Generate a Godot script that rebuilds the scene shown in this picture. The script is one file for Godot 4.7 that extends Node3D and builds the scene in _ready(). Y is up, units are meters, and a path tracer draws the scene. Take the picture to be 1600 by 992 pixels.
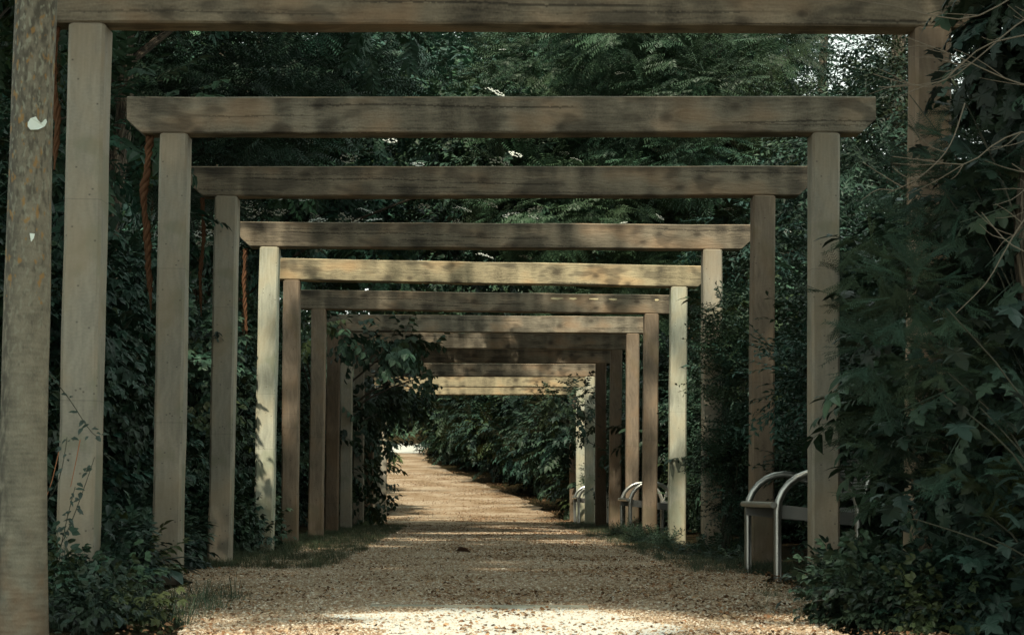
extends Node3D
# A timber pergola walk: twelve post-and-beam frames over a gravel path, hedges and trees on both sides.

var rng := RandomNumberGenerator.new()
var used := {}
var M := {}
var leaf_meshes := {}
var sun_dir := Vector3(-0.2, 0.78, 0.6).normalized()   # towards the sun
var sun_tubes: Array = []                                   # twig-free tubes cut along sun rays to light chosen points: [point, radius]
var V := PackedVector3Array()                          # triangles of the mesh being collected
var N := PackedVector3Array()
var UV := PackedVector2Array()

# ------------------------------------------------------------------ helpers

func rf(a: float, b: float) -> float:
	return rng.randf_range(a, b)

func numbered(called: String) -> String:
	if not used.has(called):
		used[called] = 0
		return called
	used[called] += 1
	return "%s_%03d" % [called, used[called]]

func tag(o: Node, label: String, category: String, group := "", kind := "") -> void:
	if label != "": o.set_meta("label", label)
	if category != "": o.set_meta("category", category)
	if group != "": o.set_meta("group", group)
	if kind != "": o.set_meta("kind", kind)

func thing(called: String, where: Vector3, label: String, category: String, group := "") -> Node3D:
	var o := Node3D.new()
	o.name = numbered(called)
	add_child(o)
	o.position = where
	tag(o, label, category, group)
	return o

func part(called: String, mesh: Mesh, mat: Material, parent: Node = self) -> MeshInstance3D:
	var o := MeshInstance3D.new()
	o.name = numbered(called) if parent == self else called
	o.mesh = mesh
	o.material_override = mat
	parent.add_child(o, true)
	return o

func begin() -> void:
	V = PackedVector3Array(); N = PackedVector3Array(); UV = PackedVector2Array()

func tri(a: Vector3, b: Vector3, c: Vector3) -> void:
	V.push_back(a); V.push_back(b); V.push_back(c)
	var n := (c - a).cross(b - a).normalized()
	N.push_back(n); N.push_back(n); N.push_back(n)
	UV.push_back(Vector2.ZERO); UV.push_back(Vector2.ZERO); UV.push_back(Vector2.ZERO)

func quad_s(a: Vector3, b: Vector3, c: Vector3, d: Vector3, na: Vector3, nb: Vector3, nc: Vector3, nd: Vector3, ua: Vector2, ub: Vector2, uc: Vector2, ud: Vector2) -> void:
	# smooth quad; wound so that the front face is on the side of the normals
	var g := (c - a).cross(b - a)
	if g.dot(na + nb + nc + nd) >= 0.0:
		V.append_array([a, b, c, a, c, d]); N.append_array([na, nb, nc, na, nc, nd]); UV.append_array([ua, ub, uc, ua, uc, ud])
	else:
		V.append_array([a, c, b, a, d, c]); N.append_array([na, nc, nb, na, nd, nc]); UV.append_array([ua, uc, ub, ua, ud, uc])

func commit() -> ArrayMesh:
	var a := []
	a.resize(Mesh.ARRAY_MAX)
	a[Mesh.ARRAY_VERTEX] = V
	a[Mesh.ARRAY_NORMAL] = N
	a[Mesh.ARRAY_TEX_UV] = UV
	var m := ArrayMesh.new()
	m.add_surface_from_arrays(Mesh.PRIMITIVE_TRIANGLES, a)
	return m

func side_of(d: Vector3) -> Vector3:
	var s := d.cross(Vector3.UP)
	if s.length() < 0.05: s = d.cross(Vector3.RIGHT)
	return s.normalized()

func tube(pts: Array, radii: Array, sides := 6, bump := 0.0, uv_len := 1.0) -> void:
	# a tapered tube through pts, closed at its ends
	var rings := []
	var dist := 0.0
	var s := Vector3.ZERO
	for i in pts.size():
		var d: Vector3 = (pts[mini(i + 1, pts.size() - 1)] - pts[maxi(i - 1, 0)]).normalized()
		if i == 0: s = side_of(d)
		else:
			dist += (pts[i] - pts[i - 1]).length()
			s = (s - d * s.dot(d)).normalized()
		var t := d.cross(s)
		var ring := []
		for k in sides + 1:
			var a := TAU * float(k % sides) / sides
			var n := s * cos(a) + t * sin(a)
			var r: float = radii[i] * (1.0 + (bump * rf(-1, 1) if k < sides and k > 0 else 0.0))
			ring.append([pts[i] + n * r, n, Vector2(float(k) / sides, dist / uv_len)])
		rings.append(ring)
	for i in rings.size() - 1:
		for k in sides:
			var a = rings[i][k]; var b = rings[i][k + 1]; var c = rings[i + 1][k + 1]; var d = rings[i + 1][k]
			quad_s(a[0], b[0], c[0], d[0], a[1], b[1], c[1], d[1], a[2], b[2], c[2], d[2])
	for e in [0, rings.size() - 1]:
		if radii[e] < 0.004: continue
		for k in range(1, sides - 1):
			tri(rings[e][0][0], rings[e][k][0], rings[e][k + 1][0])

func curve_points(p: Array, n: int) -> Array:
	var c := Curve3D.new()
	for i in p.size():
		var a: Vector3 = p[maxi(i - 1, 0)]; var b: Vector3 = p[mini(i + 1, p.size() - 1)]
		c.add_point(p[i], -(b - a) / 6.0, (b - a) / 6.0)
	var o := []
	for i in n + 1:
		o.append(c.sample_baked(c.get_baked_length() * i / n, true))
	return o

func taper(a: float, b: float, n: int) -> Array:
	var o := []
	for i in n + 1: o.append(lerpf(a, b, float(i) / n))
	return o

func noise(seed_: int, freq: float, octaves := 3, kind := FastNoiseLite.TYPE_SIMPLEX_SMOOTH) -> FastNoiseLite:
	var n := FastNoiseLite.new()
	n.seed = seed_; n.frequency = freq; n.noise_type = kind
	n.fractal_type = FastNoiseLite.FRACTAL_FBM if octaves > 1 else FastNoiseLite.FRACTAL_NONE
	n.fractal_octaves = octaves
	return n

# ------------------------------------------------------------------ materials

func plain(c: Color, rough := 0.8, back := 0.0, spec := 0.5) -> StandardMaterial3D:
	var m := StandardMaterial3D.new()
	m.albedo_color = c.linear_to_srgb()
	m.roughness = rough
	m.metallic_specular = spec
	m.cull_mode = BaseMaterial3D.CULL_DISABLED
	if back > 0.0:
		m.backlight_enabled = true
		m.backlight = Color(back, back, back)
	return m

func leafy(rough := 0.5, back := 0.3, spec := 0.4) -> StandardMaterial3D:
	var m := plain(Color.WHITE, rough, back, spec)
	m.vertex_color_use_as_albedo = true
	return m

func image_pair(w: int, h: int, f: Callable) -> Array:
	# f(x, y) gives a linear colour whose alpha is a relief height
	var a := PackedByteArray(); var b := PackedByteArray()
	a.resize(w * h * 3); b.resize(w * h)
	var i := 0
	for y in h:
		for x in w:
			var c: Color = f.call(x, y)
			a[i * 3] = int(clampf(pow(maxf(c.r, 0), 0.4545), 0, 1) * 255)
			a[i * 3 + 1] = int(clampf(pow(maxf(c.g, 0), 0.4545), 0, 1) * 255)
			a[i * 3 + 2] = int(clampf(pow(maxf(c.b, 0), 0.4545), 0, 1) * 255)
			b[i] = int(clampf(c.a, 0, 1) * 255)
			i += 1
	return [ImageTexture.create_from_image(Image.create_from_data(w, h, false, Image.FORMAT_RGB8, a)), ImageTexture.create_from_image(Image.create_from_data(w, h, false, Image.FORMAT_L8, b))]

func from_pair(p: Array, rough: float, relief: float, spec := 0.35) -> StandardMaterial3D:
	var m := StandardMaterial3D.new()
	m.albedo_texture = p[0]
	m.roughness = rough
	m.metallic_specular = spec
	if relief > 0.0:
		m.heightmap_enabled = true
		m.heightmap_texture = p[1]
		m.heightmap_scale = relief
	return m

func beam_wood(seed_: int, base: Color, cracks: int, dark_top: float) -> StandardMaterial3D:
	# weathered sawn timber, u along the beam (1024), v round it (128)
	var g := noise(seed_, 1.0, 2); var blot := noise(seed_ + 1, 0.006, 3); var band := noise(seed_ + 2, 0.02, 3); var warp := noise(seed_ + 3, 0.008, 2); var fuzz := noise(seed_ + 4, 0.35, 2)
	var r := RandomNumberGenerator.new()
	r.seed = seed_
	var knots := []
	for k in 7: knots.append([r.randf_range(40, 980), r.randf_range(4, 46), r.randf_range(3, 6)])
	var lines := []
	for k in cracks: lines.append([r.randf_range(-100, 850), r.randf_range(120, 480), r.randf_range(5, 36), r.randf_range(0.25, 0.8)])
	var f := func(x: int, y: int) -> Color:
		var wv := warp.get_noise_2d(x, y * 2.0) * 4.0
		var kd := 0.0
		for k in knots:
			var dx: float = (x - k[0]) / (k[2] * 1.9); var dy: float = (y - k[1]) / k[2]
			var q := dx * dx + dy * dy
			if q < 14.0:
				wv += (1.0 if dy > 0 else -1.0) * exp(-q * 0.25) * 4.0
				if q < 1.6: kd = maxf(kd, 1.0 - q * 0.5)
				else: kd = maxf(kd, 0.35 * exp(-(q - 1.6) * 0.6))
		var grain := g.get_noise_2d(x * 0.018, (y + wv) * 0.33)
		var fine := g.get_noise_2d(x * 0.06 + 300.0, (y + wv) * 0.9)
		var b := blot.get_noise_2d(x, y * 2.5)
		var st := band.get_noise_2d(x, y * 0.15)
		var c := base * (1.0 + grain * 0.24 + fine * 0.2 + b * 0.55 + st * 0.42 + fuzz.get_noise_2d(x, y) * 0.2)
		c = c.lerp(base * Color(1.25, 0.85, 0.6), clampf(b * 0.9, 0, 0.5))
		c = c.lerp(Color(0.03, 0.022, 0.014), kd * 0.75)
		c = c.lerp(Color(0.05, 0.042, 0.03), clampf((blot.get_noise_2d(x * 1.4 + 700.0, y * 4.0) - 0.12) * 2.2, 0, 0.55))
		var hgt := 0.55 + grain * 0.22 + fine * 0.16 - kd * 0.15
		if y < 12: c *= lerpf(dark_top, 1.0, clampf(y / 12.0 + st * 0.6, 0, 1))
		for l in lines:
			if x > l[0] and x < l[0] + l[1]:
				var yy: float = l[2] + warp.get_noise_2d(x * 0.5, l[2] * 30.0) * 2.0 + fuzz.get_noise_2d(x * 0.3, l[2]) * 0.8 + (x - l[0]) * 0.008
				var e: float = minf(x - l[0], l[0] + l[1] - x) / 60.0
				var wd: float = l[3] * clampf(e, 0, 1)
				if absf(y - yy) < 0.3 + wd * 0.8:
					c = c.lerp(Color(0.012, 0.009, 0.006), 0.85 * wd)
					hgt -= 0.5 * wd
		c.a = hgt
		return c
	return from_pair(image_pair(1024, 128, f), 0.82, 0.5)

func post_wood(seed_: int, base: Color, dirt: float, streak: float) -> StandardMaterial3D:
	# planed timber gone grey; u round the post (96), v down it (768)
	var g := noise(seed_, 1.0, 2); var blot := noise(seed_ + 1, 0.012, 4); var fuzz := noise(seed_ + 2, 0.3, 3); var low := noise(seed_ + 3, 0.02, 3)
	var r := RandomNumberGenerator.new()
	r.seed = seed_
	var specks := {}
	for k in 90: specks[Vector2i(r.randi_range(0, 95), r.randi_range(0, 767))] = r.randf()
	var rings := [r.randi_range(150, 400), r.randi_range(400, 620)]
	var f := func(x: int, y: int) -> Color:
		var grain := g.get_noise_2d(x * 0.22 + low.get_noise_2d(x, y * 0.3) * 1.5, y * 0.012)
		var fine := g.get_noise_2d(x * 0.8 + 50.0, y * 0.03)
		var b := blot.get_noise_2d(x * 1.6, y * 0.6)
		var c := base * (1.0 + grain * 0.2 * streak + fine * 0.12 * streak + b * 0.34 + fuzz.get_noise_2d(x, y) * 0.13)
		var alg := blot.get_noise_2d(x * 1.1 + 400, y * 0.5)
		if alg > 0.08: c = c.lerp(base * Color(0.66, 0.72, 0.6), clampf((alg - 0.08) * 3.0, 0, 0.5))
		c = c.lerp(base * Color(0.85, 0.68, 0.5), clampf(b * 0.8 + 0.1, 0, 0.45))
		# soil splashed up the foot, water run down from the top
		var foot := clampf((y - 600.0) / 168.0 + low.get_noise_2d(x * 2.0, y) * 0.5, 0, 1)
		c = c.lerp(base * Color(0.62, 0.42, 0.28), foot * dirt)
		var head := clampf((60.0 - y) / 60.0 + g.get_noise_2d(x * 0.4, y * 0.01) * 0.9, 0, 1)
		c = c.lerp(base * Color(0.6, 0.52, 0.42), head * 0.35)
		if rings.has(y): c *= 0.72
		var key := Vector2i(x, y)
		if specks.has(key) or specks.has(key + Vector2i(0, 1)): c *= 0.35
		c.a = 0.5 + grain * 0.18 * streak + fine * 0.15 - (0.25 if specks.has(key) else 0.0)
		return c
	return from_pair(image_pair(96, 768, f), 0.7, 0.16)

func bark_smooth() -> StandardMaterial3D:
	# young trunk: pale olive bark, fine level lines low down, dark algae and orange lichen higher up, shading painted down its left side
	var a := noise(71, 0.02, 4); var b := noise(72, 0.07, 3); var c3 := noise(73, 0.045, 2); var fine := noise(74, 0.3, 2); var li := noise(75, 0.06, 2)
	var f := func(x: int, y: int) -> Color:
		var base := Color(0.2, 0.178, 0.128)
		var ang := x / 256.0
		var up := y / 768.0
		var ring := c3.get_noise_2d(x * 0.35, y * 4.0)
		var c := base * (1.0 + a.get_noise_2d(x, y) * 0.35 + ring * 0.28 * (1.0 - up * 0.8) + fine.get_noise_2d(x, y) * 0.2)
		var algae_shade := clampf(b.get_noise_2d(x, y * 0.6) * 1.6 + (up - 0.62) * 2.2 - 0.1, 0, 1)
		algae_shade = maxf(algae_shade, exp(-pow((ang - 0.36) / 0.085, 2.0)) * clampf(0.8 + b.get_noise_2d(x * 0.8 + 90.0, y * 0.5) * 1.5 + (up - 0.3) * 0.7, 0, 1))  # dark stripe paints the round trunk's shaded left side into the bark
		c = c.lerp(Color(0.06, 0.053, 0.038), algae_shade * 0.8)
		var mos := b.get_noise_2d(x * 1.1 + 300, y * 0.9)
		if mos > 0.22: c = c.lerp(Color(0.3, 0.3, 0.22), clampf((mos - 0.22) * 4.0, 0, 0.7) * clampf(up * 1.6 - 0.3, 0, 1))
		var o := li.get_noise_2d(x * 0.9, y * 0.7 + 900) + fine.get_noise_2d(x * 0.6, y * 0.6) * 0.2
		if up > 0.5 and o > 0.4 + 0.35 * absf(up - 0.75): c = c.lerp(Color(0.3, 0.17, 0.055), clampf((o - 0.4) * 5.0, 0, 0.8))
		c = c.lerp(Color(0.2, 0.115, 0.06), clampf((0.16 - up) * 4.0 + a.get_noise_2d(x + 500, y) * 0.6, 0, 0.6) * clampf((0.3 - up) * 5.0, 0, 1))
		c.a = 0.5 + ring * 0.25 * (1.0 - up) + b.get_noise_2d(x, y) * 0.25 + fine.get_noise_2d(x, y) * 0.15
		return c
	return from_pair(image_pair(256, 768, f), 0.8, 0.35)

func bark_rough(base: Color, seed_: int) -> StandardMaterial3D:
	var a := noise(seed_, 0.05, 4); var b := noise(seed_ + 1, 0.012, 3)
	var f := func(x: int, y: int) -> Color:
		var r := absf(a.get_noise_2d(x * 1.2, y * 0.22)) * 2.0
		var c := base * (0.45 + r * 1.1 + b.get_noise_2d(x, y) * 0.5)
		c.a = clampf(r, 0, 1)
		return c
	var m := from_pair(image_pair(128, 256, f), 0.9, 2.0)
	m.uv1_scale = Vector3(1, 1, 1)
	return m

func ramp(cols: Array) -> Gradient:
	var g := Gradient.new()
	g.offsets = PackedFloat32Array(); g.colors = PackedColorArray()
	var o := PackedFloat32Array(); var c := PackedColorArray()
	for k in cols:
		o.append(k[0]); c.append(k[1].linear_to_srgb())
	g.offsets = o; g.colors = c
	return g

func noise_tex(n: FastNoiseLite, size: int, cols: Array) -> NoiseTexture2D:
	var t := NoiseTexture2D.new()
	t.width = size; t.height = size; t.seamless = true; t.noise = n
	if cols.size(): t.color_ramp = ramp(cols)
	return t

func ground_material(kind: String) -> StandardMaterial3D:
	var m := StandardMaterial3D.new()
	m.roughness = 0.95
	m.metallic_specular = 0.2
	var cell := noise(11, 0.06, 1, FastNoiseLite.TYPE_CELLULAR)
	cell.cellular_return_type = FastNoiseLite.RETURN_CELL_VALUE
	var dist := noise(11, 0.06, 1, FastNoiseLite.TYPE_CELLULAR)
	dist.cellular_return_type = FastNoiseLite.RETURN_DISTANCE
	if kind == "gravel":
		m.albedo_texture = noise_tex(cell, 1024, [[0.0, Color(0.25, 0.16, 0.095)], [0.3, Color(0.37, 0.27, 0.175)], [0.6, Color(0.47, 0.365, 0.255)], [0.85, Color(0.56, 0.46, 0.335)], [1.0, Color(0.66, 0.58, 0.46)]])
		m.detail_albedo = noise_tex(noise(13, 0.006, 4), 512, [[0.0, Color(0.5, 0.42, 0.33)], [0.4, Color(0.8, 0.75, 0.69)], [0.65, Color(1, 1, 1)], [1.0, Color(1, 1, 1)]])
	else:
		m.albedo_texture = noise_tex(cell, 1024, [[0.0, Color(0.02, 0.014, 0.008)], [0.5, Color(0.05, 0.036, 0.02)], [0.9, Color(0.09, 0.06, 0.03)], [1.0, Color(0.13, 0.07, 0.03)]])
		m.detail_albedo = noise_tex(noise(14, 0.01, 4), 512, [[0.0, Color(0.4, 0.5, 0.3)], [1.0, Color(1, 1, 1)]])
	m.detail_enabled = true
	m.detail_blend_mode = BaseMaterial3D.BLEND_MODE_MUL
	m.detail_uv_layer = BaseMaterial3D.DETAIL_UV_2
	m.uv2_scale = Vector3(0.22, 0.22, 0.22)
	m.heightmap_enabled = true
	m.heightmap_texture = noise_tex(dist, 1024, [])
	m.heightmap_scale = 1.4
	m.heightmap_flip_texture = true
	return m

func make_materials() -> void:
	for k in 4:
		M["beam%d" % k] = beam_wood(100 + k * 17, [Color(0.2, 0.166, 0.115), Color(0.24, 0.207, 0.15), Color(0.198, 0.162, 0.112), Color(0.36, 0.3, 0.185)][k], [12, 7, 9, 6][k], [0.6, 0.75, 0.55, 0.8][k])  # last tone is a sunlit copy: sunlight put into the beam's wood colour
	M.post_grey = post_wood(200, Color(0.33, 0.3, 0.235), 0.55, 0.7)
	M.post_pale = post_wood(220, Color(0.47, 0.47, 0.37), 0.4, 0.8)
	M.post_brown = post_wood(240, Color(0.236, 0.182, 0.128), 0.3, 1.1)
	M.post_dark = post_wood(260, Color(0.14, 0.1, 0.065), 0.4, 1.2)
	M.smooth_bark = bark_smooth()
	M.bark = bark_rough(Color(0.1, 0.08, 0.055), 300)
	M.bark_red = bark_rough(Color(0.2, 0.11, 0.065), 320)
	M.gravel = ground_material("gravel")
	M.soil = ground_material("soil")
	M.leaf = leafy(0.5, 0.3, 0.35)
	M.dull_leaf = leafy(0.65, 0.25, 0.3)
	M.litter = leafy(0.85, 0.0, 0.2)
	M.flower = plain(Color(0.72, 0.74, 0.66), 0.8, 0.3)
	M.twig = plain(Color(0.16, 0.132, 0.094), 0.8)
	M.stem = plain(Color(0.045, 0.045, 0.026), 0.75)
	M.red_stem = plain(Color(0.34, 0.13, 0.05), 0.6)
	M.rope = plain(Color(0.122, 0.062, 0.035), 0.95, 0.0, 0.1)
	M.steel = plain(Color(0.56, 0.55, 0.5), 0.3)
	M.steel.metallic = 0.95
	var br := noise(401, 0.02, 3)
	M.steel.roughness_texture = noise_tex(br, 256, [[0.0, Color(0.5, 0.5, 0.5)], [1.0, Color(1, 1, 1)]])
	M.steel.roughness = 0.42
	M.steel_sheet = plain(Color(0.24, 0.24, 0.22), 0.5)
	M.steel_sheet.metallic = 0.6
	M.white_mark = plain(Color(0.78, 0.85, 0.76), 0.7)
	M.pale_tan = plain(Color(0.62, 0.52, 0.3), 0.8)
	M.sunlit_pale = from_pair(image_pair(512, 512, func(x: int, y: int) -> Color:
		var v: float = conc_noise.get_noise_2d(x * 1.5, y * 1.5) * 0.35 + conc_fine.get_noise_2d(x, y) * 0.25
		var c := Color(0.62, 0.63, 0.57) * (1.0 + v * 0.7)  # near-white base: sunlight on the path put into the colour
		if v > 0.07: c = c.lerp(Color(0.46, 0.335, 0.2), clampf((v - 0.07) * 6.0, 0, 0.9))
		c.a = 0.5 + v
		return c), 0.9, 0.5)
	M.concrete = from_pair(image_pair(512, 64, func(x: int, y: int) -> Color:
		var n1 := sin(x * 0.7 + y) * 0.0
		var v: float = conc_noise.get_noise_2d(x, y) * 0.3 + conc_fine.get_noise_2d(x, y) * 0.2
		var c := Color(0.36, 0.34, 0.26) * (1.0 + v + n1)
		c.a = 0.5 + v
		return c), 0.9, 0.4)

var conc_noise := noise(501, 0.02, 4)
var conc_fine := noise(502, 0.3, 3)

# ------------------------------------------------------------------ timber

func timber(length: float, w: float, h: float, ch: float, cut: float, stations: int, seed_: int, lie: bool) -> ArrayMesh:
	# a chamfered timber along +x (beam: y up, z thickness) or along +y (post: x, z section); the lower corners of a beam's ends are cut away
	var n := noise(seed_, 0.9, 2)
	var hw := w * 0.5; var hh := h * 0.5
	# section (a across, b up) with normals; round from the front top edge
	var prof := [Vector2(hw, hh - ch), Vector2(hw, -hh + cut), Vector2(hw, -hh + ch), Vector2(hw - ch, -hh), Vector2(-hw + ch, -hh), Vector2(-hw, -hh + ch), Vector2(-hw, -hh + cut), Vector2(-hw, hh - ch), Vector2(-hw + ch, hh), Vector2(hw - ch, hh)]
	var per := 0.0
	var acc := [0.0]
	for k in prof.size():
		per += (prof[(k + 1) % prof.size()] - prof[k]).length()
		acc.append(per)
	begin()
	var put := func(s: float, p: Vector2) -> Vector3:
		var q := Vector2(p.x + n.get_noise_2d(s, p.y * 3.0) * 0.0045, p.y + n.get_noise_2d(s + 40.0, p.x * 3.0) * 0.0045)
		return Vector3(s, q.y, q.x) if lie else Vector3(q.x, s, q.y)
	var ends := func(i: int, p: Vector2) -> float:
		var s := length * i / stations
		if cut > 0.0 and lie:
			var lift: float = clampf((-hh + cut - p.y) / cut, 0, 1) * cut * 1.1
			s = clampf(s, lift, length - lift)
		return s
	for i in stations:
		for k in prof.size():
			var p0: Vector2 = prof[k]; var p1: Vector2 = prof[(k + 1) % prof.size()]
			if p0.is_equal_approx(p1): continue
			var t := (p1 - p0).normalized()
			var nn := Vector2(-t.y, t.x)
			if nn.dot((p0 + p1) * 0.5) < 0: nn = -nn
			var n3 := Vector3(0, nn.y, nn.x) if lie else Vector3(nn.x, 0, nn.y)
			var a0: float = ends.call(i, p0); var a1: float = ends.call(i + 1, p0); var b0: float = ends.call(i, p1); var b1: float = ends.call(i + 1, p1)
			var uv := func(s: float, e: float) -> Vector2: return Vector2(s / length, e / per) if lie else Vector2(e / per, 1.0 - s / length)
			quad_s(put.call(a0, p0), put.call(a1, p0), put.call(b1, p1), put.call(b0, p1), n3, n3, n3, n3, uv.call(a0, acc[k]), uv.call(a1, acc[k]), uv.call(b1, acc[k + 1]), uv.call(b0, acc[k + 1]))
	for e in [0, stations]:
		var out := Vector3(-1 if e == 0 else 1, 0, 0) if lie else Vector3(0, -1 if e == 0 else 1, 0)
		if not lie and e == stations:
			# a bevelled top
			var cap := []
			for k in prof.size(): cap.append(put.call(length, prof[k] * 0.9) + Vector3(0, 0.008, 0))
			for k in prof.size():
				var k2 := (k + 1) % prof.size()
				tri(put.call(length, prof[k]), put.call(length, prof[k2]), cap[k2]); tri(put.call(length, prof[k]), cap[k2], cap[k])
			for k in range(1, prof.size() - 1): tri(cap[0], cap[k], cap[k + 1])
			continue
		var ps := []
		for k in prof.size(): ps.append(put.call(ends.call(e, prof[k]), prof[k]))
		# upright part of the end, then the sloping cut
		for q in [[0, 1, 6], [0, 6, 7], [0, 7, 9], [9, 7, 8], [1, 2, 5], [1, 5, 6], [2, 3, 4], [2, 4, 5]]:
			var st := V.size()
			tri(ps[q[0]], ps[q[1]], ps[q[2]])
			for j in 3:
				UV[st + j] = Vector2(0.05 + ps[q[j]].z * 0.3, 0.2 + ps[q[j]].y) if lie else Vector2(0.5, 0.5)
			if N[st].dot(out) < 0:
				for j in 3: N[st + j] = -N[st + j]
	return commit()

# one frame: depth, left post (x at top, x at foot), right post, left and right underside heights, beam ends, beam height, materials
func pergola_frame(i: int, d: float, lt: float, lb: float, rt: float, rb: float, hl: float, hr: float, bl: float, br: float, mats: Array, label: String) -> void:
	var root := thing("pergola_frame", Vector3(0, 0, -d), label, "pergola frame", "timber frames of the pergola walk")
	var slope := (hr - hl) / 3.5
	for s in [[lt, lb, mats[0]], [rt, rb, mats[1]]]:
		var top: float = hl + slope * (s[0] + 1.6) - 0.008
		var m := timber(top + 0.15, 0.152, 0.165, 0.013, 0.05, 14, 900 + i * 2 + int(s[0] > 0), false)
		var p := part("post", m, M[s[2]], root)
		p.position = Vector3(s[1], -0.15, 0)
		p.rotation.z = -atan2(s[0] - s[1], top)
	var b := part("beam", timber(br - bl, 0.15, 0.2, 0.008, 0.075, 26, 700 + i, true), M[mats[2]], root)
	b.position = Vector3(bl, hl + slope * (bl + 1.6) + 0.1, 0.004)
	b.rotation.z = atan(slope)

# ------------------------------------------------------------------ leaves

func leaf(base: Vector3, dir: Vector3, nrm: Vector3, L: float, W: float, droop: float, fold: float, rows := 2) -> void:
	var s := dir.cross(nrm).normalized()
	var n := s.cross(dir).normalized()
	var mid := func(t: float) -> Vector3: return base + dir * (L * t) - n * (droop * L * t * t)
	var tip: Vector3 = mid.call(1.0)
	if rows == 1:
		var m: Vector3 = mid.call(0.42)
		tri(base, m + s * W * 0.5 + n * fold * W, tip); tri(base, tip, m - s * W * 0.5 + n * fold * W)
		return
	var c1: Vector3 = mid.call(0.32); var c2: Vector3 = mid.call(0.68)
	var l1 := c1 + s * W * 0.5 + n * fold * W; var r1 := c1 - s * W * 0.5 + n * fold * W
	var l2 := c2 + s * W * 0.38 + n * fold * W * 0.8; var r2 := c2 - s * W * 0.38 + n * fold * W * 0.8
	tri(base, c1, l1); tri(base, r1, c1)
	tri(c1, c2, l2); tri(c1, l2, l1); tri(c1, r1, r2); tri(c1, r2, c2)
	tri(c2, tip, l2); tri(c2, r2, tip)

func stick(a: Vector3, b: Vector3, r: float) -> void:
	var d := (b - a).normalized(); var s := side_of(d); var t := d.cross(s)
	for k in 3:
		var x := TAU * k / 3.0; var y := TAU * (k + 1) / 3.0
		var p := s * cos(x) + t * sin(x); var q := s * cos(y) + t * sin(y)
		tri(a + p * r, a + q * r, b + q * r * 0.5); tri(a + p * r, b + q * r * 0.5, b + p * r * 0.5)

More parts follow.
